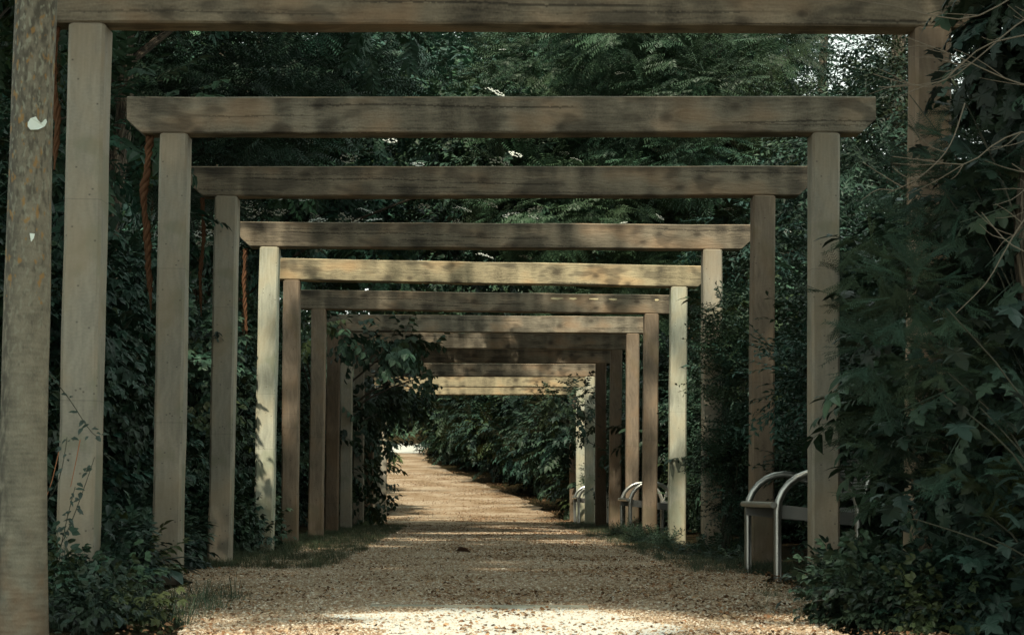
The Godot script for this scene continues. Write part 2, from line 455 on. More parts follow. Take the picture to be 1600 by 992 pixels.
# twig meshes grow along +x with +y up, about 0.3 to 0.45 long
func make_twigs() -> void:
	rng.seed = 5
	for v in 2:
		begin()                                         # broad: alternate ovate leaves
		stick(Vector3.ZERO, Vector3(0.32, 0, 0), 0.003)
		for k in 11:
			var t := 0.04 + k * 0.028; var sd := 1.0 if k % 2 else -1.0
			var dir := Vector3(0.6 + rf(-0.2, 0.3), rf(-0.35, 0.2), sd * rf(0.5, 1.0)).normalized()
			leaf(Vector3(t, 0, 0), dir, Vector3(rf(-0.4, 0.4), 1, rf(-0.4, 0.4)).normalized(), rf(0.07, 0.105), rf(0.038, 0.055), rf(0.1, 0.45), rf(0.06, 0.18))
		leaf(Vector3(0.32, 0, 0), Vector3(1, -0.2, rf(-0.2, 0.2)).normalized(), Vector3.UP, 0.1, 0.05, 0.3, 0.1)
		leaf_meshes["broad%d" % v] = commit()
		begin()                                         # bramble: leaves of three
		stick(Vector3.ZERO, Vector3(0.3, 0.02, 0), 0.003)
		for k in 5:
			var t := 0.05 + k * 0.06; var sd := 1.0 if k % 2 else -1.0
			var p := Vector3(t, 0, 0); var e := p + Vector3(0.03, rf(0.0, 0.05), sd * 0.05)
			stick(p, e, 0.0016)
			for j in [-0.9, 0.0, 0.9]:
				var dir := Vector3(0.55, rf(-0.4, 0.05), sd * 0.8).rotated(Vector3.UP, j).normalized()
				leaf(e, dir, Vector3(rf(-0.3, 0.3), 1, rf(-0.3, 0.3)).normalized(), rf(0.055, 0.08), rf(0.036, 0.05), rf(0.1, 0.5), 0.1)
		leaf_meshes["bramble%d" % v] = commit()
		begin()                                         # frond: a feather of narrow leaflets
		for k in 5:
			var ang := (k - 2) * 0.5 + rf(-0.1, 0.1)
			var ax := Vector3(cos(ang), rf(-0.25, 0.1), sin(ang)).normalized()
			var ln := rf(0.26, 0.36)
			stick(Vector3.ZERO, ax * ln, 0.002)
			for j in 8:
				for sd in [-1.0, 1.0]:
					var sv: Vector3 = ax.cross(Vector3.UP).normalized() * sd
					leaf(ax * ln * (0.22 + j * 0.105), (ax * 0.4 + sv + Vector3(0, rf(-0.5, 0.1), 0)).normalized(), Vector3.UP, rf(0.05, 0.07), 0.019, 0.3, 0.1, 1)
		leaf_meshes["frond%d" % v] = commit()
		begin()                                         # spray: flat fan of needles
		for k in 7:
			var ang := (k - 3) * 0.33 + rf(-0.1, 0.1)
			var ax := Vector3(cos(ang), rf(-0.2, 0.12), sin(ang)).normalized()
			var ln := rf(0.18, 0.3) * (1.0 - absf(k - 3) * 0.1)
			var st := Vector3(0.1 * absf(k - 3) * 0.4, 0, 0)
			stick(st, st + ax * ln, 0.0022)
			for j in 11:
				for sd in [-1.0, 1.0]:
					var sv: Vector3 = ax.cross(Vector3.UP).normalized() * sd
					leaf(st + ax * ln * (0.1 + j * 0.085), (ax * 0.8 + sv + Vector3(0, rf(-0.3, 0.3), 0)).normalized(), Vector3.UP, rf(0.028, 0.042), 0.006, 0.2, 0.0, 1)
		leaf_meshes["spray%d" % v] = commit()
		begin()                                         # small: privet-like
		for br in 3:
			var ang := (br - 1) * 0.6
			var ax := Vector3(cos(ang), rf(-0.1, 0.3), sin(ang)).normalized()
			stick(Vector3.ZERO, ax * 0.26, 0.002)
			for k in 9:
				var t := 0.04 + k * 0.026; var sd := 1.0 if k % 2 else -1.0
				var sv: Vector3 = ax.cross(Vector3.UP).normalized() * sd
				leaf(ax * t, (ax * 0.6 + sv * rf(0.5, 1) + Vector3(0, rf(-0.4, 0.4), 0)).normalized(), Vector3(rf(-0.5, 0.5), 1, rf(-0.5, 0.5)).normalized(), rf(0.035, 0.055), rf(0.017, 0.024), rf(0.0, 0.4), 0.12, 1)
		leaf_meshes["small%d" % v] = commit()
		begin()                                         # large: big soft hanging leaves
		stick(Vector3.ZERO, Vector3(0.36, -0.03, 0), 0.004)
		for k in 7:
			var t := 0.05 + k * 0.052; var sd := 1.0 if k % 2 else -1.0
			var dir := Vector3(0.6, rf(-0.9, -0.2), sd * rf(0.4, 0.9)).normalized()
			leaf(Vector3(t, 0, 0), dir, Vector3(rf(-0.3, 0.6), 1, rf(-0.4, 0.4)).normalized(), rf(0.11, 0.15), rf(0.065, 0.09), rf(0.1, 0.4), rf(0.05, 0.15))
		leaf_meshes["large%d" % v] = commit()
	begin()                                             # lobed: a shoot of maple leaves
	stick(Vector3.ZERO, Vector3(0.3, 0.02, 0), 0.003)
	var hold := [V, N, UV]
	for k in 8:
		var one := maple_leaf(640 + k)
		var ar := one.surface_get_arrays(0)
		var sd := 1.0 if k % 2 else -1.0
		var b := (Basis(Vector3.UP, -sd * rf(0.5, 1.4)) * Basis.from_euler(Vector3(rf(-0.3, 0.3), 0, rf(-0.7, 0.0)))).scaled(Vector3.ONE * rf(0.06, 0.1))
		for i in ar[Mesh.ARRAY_VERTEX].size():
			hold[0].push_back(b * ar[Mesh.ARRAY_VERTEX][i] + Vector3(0.06 + k * 0.032, 0.0, sd * 0.03)); hold[1].push_back((b * ar[Mesh.ARRAY_NORMAL][i]).normalized()); hold[2].push_back(Vector2.ZERO)
	V = hold[0]; N = hold[1]; UV = hold[2]
	leaf_meshes.lobed = commit()
	begin()                                             # blades of a grass tuft
	for k in 22:
		var a := rf(0, TAU); var o := Vector3(cos(a), 0, sin(a)); var h := rf(0.1, 0.3); var lean := rf(0.3, 1.5)
		var b := o * rf(0.0, 0.07); var sv := o.cross(Vector3.UP) * 0.0022
		var m := b + o * h * lean * 0.35 + Vector3(0, h * 0.65, 0); var e := b + o * h * lean + Vector3(0, h * (1.0 - lean * 0.4), 0)
		tri(b - sv, b + sv, m + sv * 0.8); tri(b - sv, m + sv * 0.8, m - sv * 0.8); tri(m - sv * 0.8, m + sv * 0.8, e)
	leaf_meshes.grass = commit()
	begin()                                             # an umbel of tiny flowers
	for k in 42:
		var a := rf(0, TAU); var r := sqrt(rf(0, 1)) * 0.085
		var p := Vector3(cos(a) * r, 0.02 - r * r * 2.0 + rf(-0.006, 0.006), sin(a) * r); var s := 0.0085
		tri(p + Vector3(s, 0.002, 0), p + Vector3(0, -0.002, s), p + Vector3(-s, 0.002, 0)); tri(p + Vector3(s, 0.002, 0), p + Vector3(-s, 0.002, 0), p + Vector3(0, 0.003, -s))
	leaf_meshes.umbel = commit()

func in_sun_tube(p: Vector3) -> bool:
	for g in sun_tubes:
		var q: Vector3 = p - g[0]
		var t := q.dot(sun_dir)
		if t > 0.4 and (q - sun_dir * t).length() < g[1] * (0.75 + 0.5 * absf(sin(p.x * 3.1 + p.z * 2.3 + p.y))): return true
	return false

func multi(called: String, mesh: Mesh, mat: Material, at: Array, cols: PackedColorArray, parent: Node = self) -> MultiMeshInstance3D:
	var mm := MultiMesh.new()
	mm.transform_format = MultiMesh.TRANSFORM_3D
	mm.use_colors = true
	mm.mesh = mesh
	mm.instance_count = at.size()
	for i in at.size():
		mm.set_instance_transform(i, at[i]); mm.set_instance_color(i, cols[i])
	var o := MultiMeshInstance3D.new()
	o.name = numbered(called) if parent == self else called
	o.multimesh = mm
	o.material_override = mat
	parent.add_child(o, true)
	o.set_meta("kind", "stuff")
	return o

# twigs spread through clumps [centre, radius, count], pointing outwards from the clump
func foliage(parent: Node3D, kind: String, clumps: Array, smin: float, smax: float, col: Color, droop := 0.25, mat := "leaf", sunny := true, called := "crown") -> void:
	var at := []; var cols := PackedColorArray()
	for c in clumps:
		var tone := rf(0.5, 1.55)
		var warm := rf(-0.14, 0.16) + (0.3 if rng.randf() < 0.1 else 0.0)
		for k in int(c[2]):
			var d := Vector3(rng.randfn(), rng.randfn(), rng.randfn()).normalized()
			var p: Vector3 = c[0] + d * c[1] * pow(rng.randf(), 0.45) * Vector3(1, 0.8, 1)
			if parent.position.y + p.y < 0.03 or (sunny and in_sun_tube(parent.position + p)): continue
			var x := (d + Vector3(rf(-0.6, 0.6), rf(-0.5, 0.5) - droop, rf(-0.6, 0.6))).normalized()
			var up := Vector3(rf(-0.35, 0.35), 1, rf(-0.35, 0.35))
			var z := x.cross(up).normalized(); var y := z.cross(x)
			var s := rf(smin, smax)
			at.append(Transform3D(Basis(x * s, y * s, z * s), p))
			var b := tone * rf(0.75, 1.3)
			cols.append(Color(col.r * b * (1.0 + warm + rf(-0.1, 0.1)), col.g * b * 1.04, col.b * b * (0.93 - warm), 1))
	multi(called, leaf_meshes[kind], M[mat], at, cols, parent)

func spread(c: Vector3, r: Vector3, n: int, rc: float, count: int) -> Array:
	# n clumps through an ellipsoid, more of them near its skin
	var o := []
	for k in n:
		var d := Vector3(rng.randfn(), rng.randfn(), rng.randfn()).normalized()
		o.append([c + d * r * pow(rng.randf(), 0.4), rc * rf(0.7, 1.25), count * rf(0.7, 1.3)])
	return o

func shrub(called: String, where: Vector3, size: Vector3, kind: String, n: int, per: int, smin: float, smax: float, col: Color, label: String, category := "shrub", group := "", mat := "leaf", droop := 0.25) -> Node3D:
	var t := thing(called, where, label, category, group)
	begin()
	for k in 7:
		var e := Vector3(rf(-1, 1) * size.x * 0.7, size.y * rf(0.7, 1.5), rf(-1, 1) * size.z * 0.7)
		tube(curve_points([Vector3(rf(-0.1, 0.1), -0.05, rf(-0.1, 0.1)), e * Vector3(0.35, 0.5, 0.35), e], 6), taper(0.014, 0.004, 6), 5)
	part("stems", commit(), M.stem, t)
	foliage(t, kind, spread(Vector3(0, size.y, 0), size, n, minf(size.x, size.y) * 0.42, per), smin, smax, col, droop, mat, false, "foliage")
	return t

# single leaves on the outside of a near plant, each a piece of its own
func leaf_pieces(t: Node3D, size: Vector3, n: int, lo: float, hi: float, col: Color) -> void:
	var shapes := []; var mats := []
	for k in 5:
		begin()
		leaf(Vector3.ZERO, Vector3.RIGHT, Vector3.UP, 1.0, rf(0.5, 0.68), rf(0.1, 0.5), rf(0.05, 0.16))
		stick(Vector3(0.02, 0, 0), Vector3(-0.3, -0.1, 0), 0.014)
		shapes.append(commit())
		mats.append(plain(Color(col.r * 0.9, col.g * 0.92, col.b * 0.95) * rf(0.5, 1.35), 0.5, 0.25, 0.35))
	for k in n:
		var d := Vector3(rng.randfn(), rng.randfn(), rng.randfn()).normalized()
		d.y = absf(d.y) * 0.9; d.z = absf(d.z) if rng.randf() < 0.75 else d.z
		var o := part("leaf", shapes[rng.randi_range(0, 4)], mats[rng.randi_range(0, 4)], t)
		var s := rf(lo, hi)
		var p := Vector3(0, size.y, 0) + d * size * rf(0.85, 1.35)
		o.transform = Transform3D((Basis(Vector3.UP, rf(0, TAU)) * Basis.from_euler(Vector3(rf(-0.5, 0.5), 0, rf(-0.9, 0.3)))).scaled(Vector3.ONE * s), p)

func tree(called: String, where: Vector3, trunk: Array, r0: float, r1: float, clumps: Array, kind: String, smin: float, smax: float, col: Color, label: String, bark := "bark", limbs := 8, mat := "leaf", droop := 0.25, group := "") -> Node3D:
	var t := thing(called, where, label, "tree", group)
	begin()
	var path := curve_points(trunk, 14)
	tube(path, taper(r0, r1, 14), 12, 0.05, 0.8)
	part("trunk", commit(), M[bark], t)
	begin()
	for k in mini(limbs, clumps.size()):
		var c: Vector3 = clumps[k * clumps.size() / limbs][0]
		var b: Vector3 = path[rng.randi_range(6, 13)]
		if c.y < b.y: b = path[rng.randi_range(4, 8)]
		var m := b.lerp(c, 0.5) + Vector3(rf(-0.3, 0.3), rf(0.0, 0.5), rf(-0.3, 0.3))
		tube(curve_points([b, m, c], 8), taper(r1 * 0.75, r1 * 0.15, 8), 7, 0.04, 0.8)
	part("limbs", commit(), M[bark], t)
	foliage(t, kind, clumps, smin, smax, col, droop, mat)
	return t

# ------------------------------------------------------------------ ground

func path_mid(d: float) -> float:
	if d < 36.0: return 0.1
	var t := clampf((d - 36.0) / 28.0, 0, 1)
	return 0.1 - 3.2 * t * t * (3.0 - 2.0 * t) - pow(maxf(0.0, d - 71.0), 1.3) * 0.5

func land(x: float, z: float) -> float:
	var d := -z
	var h := 0.0
	if d > 35.0:
		var e := minf(d, 72.0) - 35.0
		h = 0.07 * e - 0.07 * 3.0 * (1.0 - exp(-e / 3.0))
	var off := absf(x - path_mid(d)) - 1.9
	if off > 0.0: h += 0.1 * (1.0 - exp(-off)) + (0.06 * minf(off, 30.0) if d > 60.0 else 0.02 * minf(off, 30.0))
	if d > 74.0: h += (d - 74.0) * 0.05
	return h

func sheet(xs: Array, zs: Array, height: Callable, tile: float) -> ArrayMesh:
	begin()
	var pt := func(x: float, z: float) -> Vector3: return Vector3(x, height.call(x, z), z)
	var nm := func(x: float, z: float) -> Vector3:
		var e := 0.08
		return Vector3(height.call(x - e, z) - height.call(x + e, z), 2.0 * e, height.call(x, z - e) - height.call(x, z + e)).normalized()
	for j in zs.size() - 1:
		for i in xs[j].size() - 1:
			var a := Vector2(xs[j][i], zs[j]); var b := Vector2(xs[j][i + 1], zs[j]); var c := Vector2(xs[j + 1][i + 1], zs[j + 1]); var d := Vector2(xs[j + 1][i], zs[j + 1])
			quad_s(pt.call(a.x, a.y), pt.call(b.x, b.y), pt.call(c.x, c.y), pt.call(d.x, d.y), nm.call(a.x, a.y), nm.call(b.x, b.y), nm.call(c.x, c.y), nm.call(d.x, d.y), a / tile, b / tile, c / tile, d / tile)
	var arr := []
	arr.resize(Mesh.ARRAY_MAX)
	arr[Mesh.ARRAY_VERTEX] = V; arr[Mesh.ARRAY_NORMAL] = N; arr[Mesh.ARRAY_TEX_UV] = UV; arr[Mesh.ARRAY_TEX_UV2] = UV
	var m := ArrayMesh.new()
	m.add_surface_from_arrays(Mesh.PRIMITIVE_TRIANGLES, arr)
	return m

var bumps := noise(31, 0.9, 3)
var edge := noise(33, 0.5, 3)

func path_height(x: float, z: float) -> float:
	return land(x, z) + 0.013 + bumps.get_noise_2d(x, z) * (0.009 if z > -30.0 else 0.005)

func path_edge(z: float, sd: float) -> float:
	# the verge grows in over the path in the foreground
	var near := clampf((10.0 + z) / 4.0, 0, 1.3)
	return path_mid(-z) + sd * (1.62 + edge.get_noise_2d(z, sd * 50.0) * 0.2) - sd * near * (0.5 if sd < 0 else 0.42)

func build_ground() -> void:
	var zs := []; var xs := []
	var z := 12.0
	while z > -260.0:
		zs.append(z)
		var row := []
		for k in 41:
			var t := (k - 20) / 20.0
			row.append(signf(t) * (absf(t) * 8.0 + pow(absf(t), 4) * 120.0))
		xs.append(row)
		z -= 0.7 if z > -80.0 else 12.0
	var g := part("ground", sheet(xs, zs, func(x: float, zz: float) -> float: return land(x, zz) + bumps.get_noise_2d(x * 0.6, zz * 0.6) * 0.012 - 0.012, 1.2), M.soil)
	tag(g, "dark soil with leaf litter under the hedges beside the path", "ground", "", "structure")
	zs = []; xs = []
	z = 6.0
	while z > -84.0:
		zs.append(z)
		var row := []
		for k in 33: row.append(lerpf(path_edge(z, -1), path_edge(z, 1), k / 32.0))
		xs.append(row)
		z -= 0.1 if z > -20.0 else 0.3
	var p := part("path", sheet(xs, zs, path_height, 1.1), M.gravel)
	tag(p, "tan gravel path strewn with brown leaf bits, running under the pergola and uphill beyond it", "path", "", "structure")

	# pale sheet laid over the crest, painting the sun's glare as surface colour
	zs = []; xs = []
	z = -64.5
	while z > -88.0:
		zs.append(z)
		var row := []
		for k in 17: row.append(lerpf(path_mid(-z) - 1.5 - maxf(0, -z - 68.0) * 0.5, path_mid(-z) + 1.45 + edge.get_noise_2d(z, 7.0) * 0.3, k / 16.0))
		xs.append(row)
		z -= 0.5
	var sunlit_crest_sheet := part("sunlit_crest_sheet", sheet(xs, zs, func(x: float, zz: float) -> float: return path_height(x, zz) + 0.005, 1.1), M.sunlit_pale)
	tag(sunlit_crest_sheet, "pale sheet over the path crest, its sunlit glare painted as colour", "sunlit_crest_sheet", "", "structure")

	# loose stones and leaf bits on the path
	rng.seed = 77
	begin()
	var oct := []
	for k in 6: oct.append(Vector3([1, -1, 0, 0, 0, 0][k], [0, 0, 1, -1, 0, 0][k], [0, 0, 0, 0, 1, -1][k]) * rf(0.7, 1.2) + Vector3(rf(-0.25, 0.25), rf(-0.2, 0.2), rf(-0.25, 0.25)))
	for q in [[0, 2, 4], [4, 2, 1], [1, 2, 5], [5, 2, 0], [0, 4, 3], [4, 1, 3], [1, 5, 3], [5, 0, 3]]: tri(oct[q[0]], oct[q[1]], oct[q[2]])
	var stone := commit()
	begin()
	leaf(Vector3(-0.5, 0.1, 0), Vector3(1, 0.15, 0).normalized(), Vector3(0.1, 1, 0.25).normalized(), 1.0, 0.6, 0.35, 0.2)
	var bit := commit()
	var at := []; var cols := PackedColorArray()
	for k in 110000:
		var d := 5.6 + pow(rng.randf(), 1.7) * 22.0
		var x := lerpf(path_edge(-d, -1), path_edge(-d, 1), rng.randf())
		var s := rf(0.0025, 0.0068) * (1.0 + 0.8 * rng.randf() * float(rng.randf() < 0.08)) * (1.0 + d * 0.012)
		at.append(Transform3D(Basis.from_euler(Vector3(rf(-0.4, 0.4), rf(0, TAU), rf(-0.4, 0.4))).scaled(Vector3(s * rf(0.8, 1.5), s * 0.6, s)), Vector3(x, path_height(x, -d) + s * 0.2, -d)))
		var c: Color = [Color(0.43, 0.325, 0.22), Color(0.51, 0.41, 0.295), Color(0.3, 0.2, 0.13), Color(0.61, 0.54, 0.43), Color(0.38, 0.265, 0.165)][rng.randi_range(0, 4)] * rf(0.8, 1.15)
		cols.append(c)
	for k in 3600:
		var a := rf(0, TAU); var q := pow(rng.randf(), 0.33) * 1.25
		var sp := Vector2(0.12 + cos(a) * 0.62 * q, -6.75 + sin(a) * 1.0 * q)
		var s := rf(0.002, 0.0062)
		at.append(Transform3D(Basis.from_euler(Vector3(rf(-0.4, 0.4), rf(0, TAU), rf(-0.4, 0.4))).scaled(Vector3(s * rf(0.8, 1.5), s * 0.6, s)), Vector3(sp.x, path_height(sp.x, sp.y) + 0.0045 + s * 0.2, sp.y)))
		cols.append([Color(0.43, 0.325, 0.22), Color(0.52, 0.42, 0.3), Color(0.29, 0.19, 0.115), Color(0.62, 0.55, 0.44)][rng.randi_range(0, 3)] * rf(0.8, 1.15))
	var st := multi("loose_gravel", stone, M.litter, at, cols)
	tag(st, "loose tan stones scattered over the path surface", "gravel", "", "stuff")
	at = []; cols = PackedColorArray()
	for k in 62000:
		var d := 5.6 + pow(rng.randf(), 1.5) * 48.0
		var u := rng.randf()
		if rng.randf() < 0.5: u = 1.0 - u * u * 0.6
		var x := lerpf(path_edge(-d, -1) - 0.2, path_edge(-d, 1) + 0.35, u)
		if edge.get_noise_2d(x * 1.6, d * 1.1) < rf(-0.35, 0.4): continue
		var s := rf(0.008, 0.024) * (1.0 + d * 0.012)
		at.append(Transform3D(Basis.from_euler(Vector3(rf(-0.5, 0.5), rf(0, TAU), rf(-0.5, 0.5))).scaled(Vector3.ONE * s), Vector3(x, maxf(path_height(x, -d), land(x, -d)) + s * 0.18, -d)))
		cols.append([Color(0.25, 0.13, 0.065), Color(0.18, 0.1, 0.055), Color(0.35, 0.22, 0.12), Color(0.11, 0.068, 0.04), Color(0.4, 0.29, 0.18)][rng.randi_range(0, 4)] * rf(0.7, 1.2))
	var lt := multi("leaf_litter", bit, M.litter, at, cols)
	tag(lt, "brown dry leaf bits strewn over the path and its right edge", "leaf litter", "", "stuff")

func build_frames() -> void:
	# depth, post tops and feet (left, right), underside heights (left, right), beam ends (left, right), [left post, right post, beam]
	var F := [
		[7.8, -1.595, -1.609, 1.94, 1.905, 2.424, 2.447, -1.86, 2.28, ["post_grey", "post_brown", "beam0"], "nearest timber frame, its cracked beam crossing the top edge of the picture"],
		[10.19, -1.61, -1.618, 1.945, 1.938, 2.425, 2.461, -1.863, 2.22, ["post_grey", "post_grey", "beam1"], "second timber frame, grey posts, both cut beam ends fully visible"],
		[12.58, -1.635, -1.652, 1.985, 1.97, 2.464, 2.499, -1.87, 2.3, ["post_grey", "post_brown", "beam2"], "third timber frame with a knotty dark beam and a rough brown right post"],
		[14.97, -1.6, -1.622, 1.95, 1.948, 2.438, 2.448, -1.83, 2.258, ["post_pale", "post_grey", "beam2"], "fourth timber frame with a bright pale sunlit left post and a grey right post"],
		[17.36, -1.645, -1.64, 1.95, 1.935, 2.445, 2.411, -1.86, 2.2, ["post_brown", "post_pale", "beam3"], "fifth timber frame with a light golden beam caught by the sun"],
		[19.75, -1.585, -1.595, 1.93, 1.912, 2.413, 2.391, -1.85, 2.2, ["post_brown", "post_brown", "beam2"], "sixth timber frame, its brown beam with a row of pale marks"],
		[22.14, -1.6, -1.6, 1.942, 1.938, 2.388, 2.384, -1.8, 2.2, ["post_dark", "post_brown", "beam1"], "seventh timber frame, its beam partly hidden by the leafy bough from the left"],
		[24.53, -1.6, -1.59, 1.935, 1.92, 2.384, 2.377, -1.8, 2.2, ["post_grey", "post_brown", "beam1"], "eighth timber frame, a grey left post showing between hanging leaves"],
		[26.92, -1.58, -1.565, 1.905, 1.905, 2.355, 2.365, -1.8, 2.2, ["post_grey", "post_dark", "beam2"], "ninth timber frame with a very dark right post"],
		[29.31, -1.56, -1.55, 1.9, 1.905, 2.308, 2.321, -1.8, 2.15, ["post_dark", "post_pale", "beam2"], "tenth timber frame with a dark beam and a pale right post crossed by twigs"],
		[31.7, -1.56, -1.55, 1.9, 1.91, 2.279, 2.291, -1.8, 2.15, ["post_grey", "post_pale", "beam3"], "eleventh timber frame, its light beam second from the far end"],
		[34.09, -1.56, -1.55, 1.915, 1.925, 2.276, 2.286, -1.8, 2.15, ["post_grey", "post_brown", "beam3"], "farthest timber frame of the walk, where the path leaves the pergola"],
	]
	for i in F.size():
		var a = F[i]
		pergola_frame(i, a[0], a[1], a[2], a[3], a[4], a[5], a[6], a[7], a[8], a[9], a[10])
	# pale marks on the sixth beam, thin raised patches
	rng.seed = 9
	var sixth := get_node("pergola_frame_005/beam") as Node3D
	for k in 5:
		begin()
		var w: float = [0.07, 0.05, 0.055, 0.05, 0.025][k]
		var ring := []
		for j in 9:
			var a := TAU * j / 9.0
			ring.append(Vector3(cos(a) * w * rf(0.7, 1.15), sin(a) * 0.011 * rf(0.5, 1.3), 0))
		for j in 9:
			var p: Vector3 = ring[j]; var q: Vector3 = ring[(j + 1) % 9]
			tri(Vector3(0, 0, 0.002), q + Vector3(0, 0, 0.001), p + Vector3(0, 0, 0.001)); tri(p + Vector3(0, 0, 0.001), q + Vector3(0, 0, 0.001), q - Vector3(0, 0, 0.003)); tri(p + Vector3(0, 0, 0.001), q - Vector3(0, 0, 0.003), p - Vector3(0, 0, 0.003))
		var sc := part("pale_mark", commit(), M.pale_tan, sixth)
		sc.position = Vector3([0.92, 1.09, 1.32, 1.52, 1.98][k] + 1.85, 0.045, 0.0765)

func build_ropes() -> void:
	var R := [
		[Vector3(-1.735, 2.42, -7.8), [0.0, -0.01, 0.012, 0.0], 0.6, 0.013, "short rust brown rope hanging behind the smooth trunk from the nearest beam's left end"],
		[Vector3(-1.75, 2.42, -10.19), [0.005, -0.03, 0.0, 0.02], 0.95, 0.018, "thick rust brown twisted rope hanging from the second beam's left end"],
		[Vector3(-1.8, 2.46, -12.58), [0.0, 0.01, -0.01, 0.0], 0.8, 0.012, "dark rust rope hanging from the third beam's left end, left of the third post"],
		[Vector3(-1.795, 2.43, -14.97), [0.0, -0.012, 0.01, 0.015], 0.8, 0.013, "thin orange brown rope hanging from the fourth beam's left end, catching the sun"],
	]
	for r in R:
		var t := thing("rope", r[0], r[4], "rope", "ropes hanging from the beam ends")
		var L: float = r[2]
		for s in 3:
			begin()
			var pts := []; var rad := []
			for k in 61:
				var f := k / 60.0
				var i := int(minf(f * 3.0, 2.999)); var w: float = lerpf(r[1][i], r[1][i + 1], f * 3.0 - i)
				var a := f * L * 42.0 + TAU * s / 3.0
				var open: float = r[3] * (1.0 if f < 0.72 else lerpf(1.0, 0.3, (f - 0.72) / 0.28))
				open *= 1.0 + 0.28 * sin(f * 23.0 + s) + rf(-0.12, 0.12)
				pts.append(Vector3(w + cos(a) * open * 0.55, -L * f, sin(a) * open * 0.55)); rad.append(open * 0.62)
			tube(pts, rad, 6, 0.12)
			part("strand", commit(), M.rope, t)
		begin()
		for k in 420:
			var f := rng.randf() * 0.9; var a := rf(0, TAU)
			var p := Vector3(cos(a) * r[3] * 0.9, -L * f, sin(a) * r[3] * 0.9)
			stick(p, p + Vector3(cos(a) * rf(0.004, 0.014), rf(-0.012, 0.012), sin(a) * rf(0.004, 0.014)), 0.0007)
		tag(part("loose_fibres", commit(), M.rope, t), "", "", "", "stuff")

func bench(z_near: float, label: String) -> void:
	var t := thing("metal_bench", Vector3(2.02, 0, z_near - 0.57), label, "bench", "metal benches between the right posts")
	for e in [0.57, -0.57]:
		begin()
		var pts := [Vector3(-0.235, -0.1, e), Vector3(-0.235, 0.39, e)]
		for k in range(1, 12):
			var a := PI - PI * k / 12.0
			pts.append(Vector3(cos(a) * 0.235, 0.39 + sin(a) * 0.225, e))
		pts.append(Vector3(0.235, 0.39, e)); pts.append(Vector3(0.235, -0.1, e))
		tube(pts, taper(0.022, 0.022, pts.size() - 1), 14)
		part("hoop_leg", commit(), M.steel, t)
	begin()
	tube([Vector3(-0.262, 0.425, 0.6), Vector3(-0.262, 0.425, -0.6)], [0.018, 0.018], 12)
	part("front_rail", commit(), M.steel, t)
	# seat: a folded sheet that dips to the back, with deep end plates
	begin()
	var prof := [Vector2(-0.25, 0.43), Vector2(-0.1, 0.415), Vector2(0.08, 0.395), Vector2(0.2, 0.385), Vector2(0.25, 0.41)]
	for k in prof.size() - 1:
		var a: Vector2 = prof[k]; var b: Vector2 = prof[k + 1]
		var q := [Vector3(a.x, a.y, 0.545), Vector3(b.x, b.y, 0.545), Vector3(b.x, b.y, -0.545), Vector3(a.x, a.y, -0.545)]
		tri(q[0], q[2], q[1]); tri(q[0], q[3], q[2])
		for w in q.size(): q[w] += Vector3(0, -0.004, 0)
		tri(q[0], q[1], q[2]); tri(q[0], q[2], q[3])
		for e in [0.545, -0.545]:
			var c := [Vector3(a.x, a.y, e), Vector3(b.x, b.y, e), Vector3(b.x, b.y - 0.075, e), Vector3(a.x, a.y - 0.075, e)]
			tri(c[0], c[1], c[2]); tri(c[0], c[2], c[3])
			for w in 4: c[w] -= Vector3(0, 0, signf(e) * 0.004)
			tri(c[0], c[2], c[1]); tri(c[0], c[3], c[2])
	part("seat", commit(), M.steel_sheet, t)
	# backrest: sloping slats in a frame
	var lean := Basis.from_euler(Vector3(0, 0, -0.3))
	begin()
	var o := Vector3(0.255, 0.43, 0)
	for e in [0.545, -0.545]: tube([o + Vector3(0, -0.02, e), o + lean * Vector3(0, 0.42, 0) + Vector3(0, 0, e)], [0.014, 0.014], 8)
	tube([o + lean * Vector3(0, 0.42, 0) + Vector3(0, 0, 0.56), o + lean * Vector3(0, 0.42, 0) + Vector3(0, 0, -0.56)], [0.014, 0.014], 8)
	var bk := part("back_frame", commit(), M.steel, t)
	var slat := BoxMesh.new()
	slat.size = Vector3(0.006, 0.014, 1.06)
	for k in 19:
		var s := part("slat", slat, M.steel_sheet, bk)
		s.transform = Transform3D(lean, o + lean * Vector3(0, 0.035 + k * 0.02, 0))
	if z_near > -15.0:
		var bx := BoxMesh.new()
		bx.size = Vector3(0.003, 0.06, 0.045)
		var pl := part("small_plate", bx, M.white_mark, bk)
		pl.transform = Transform3D(lean, o + lean * Vector3(-0.006, 0.33, 0.22))

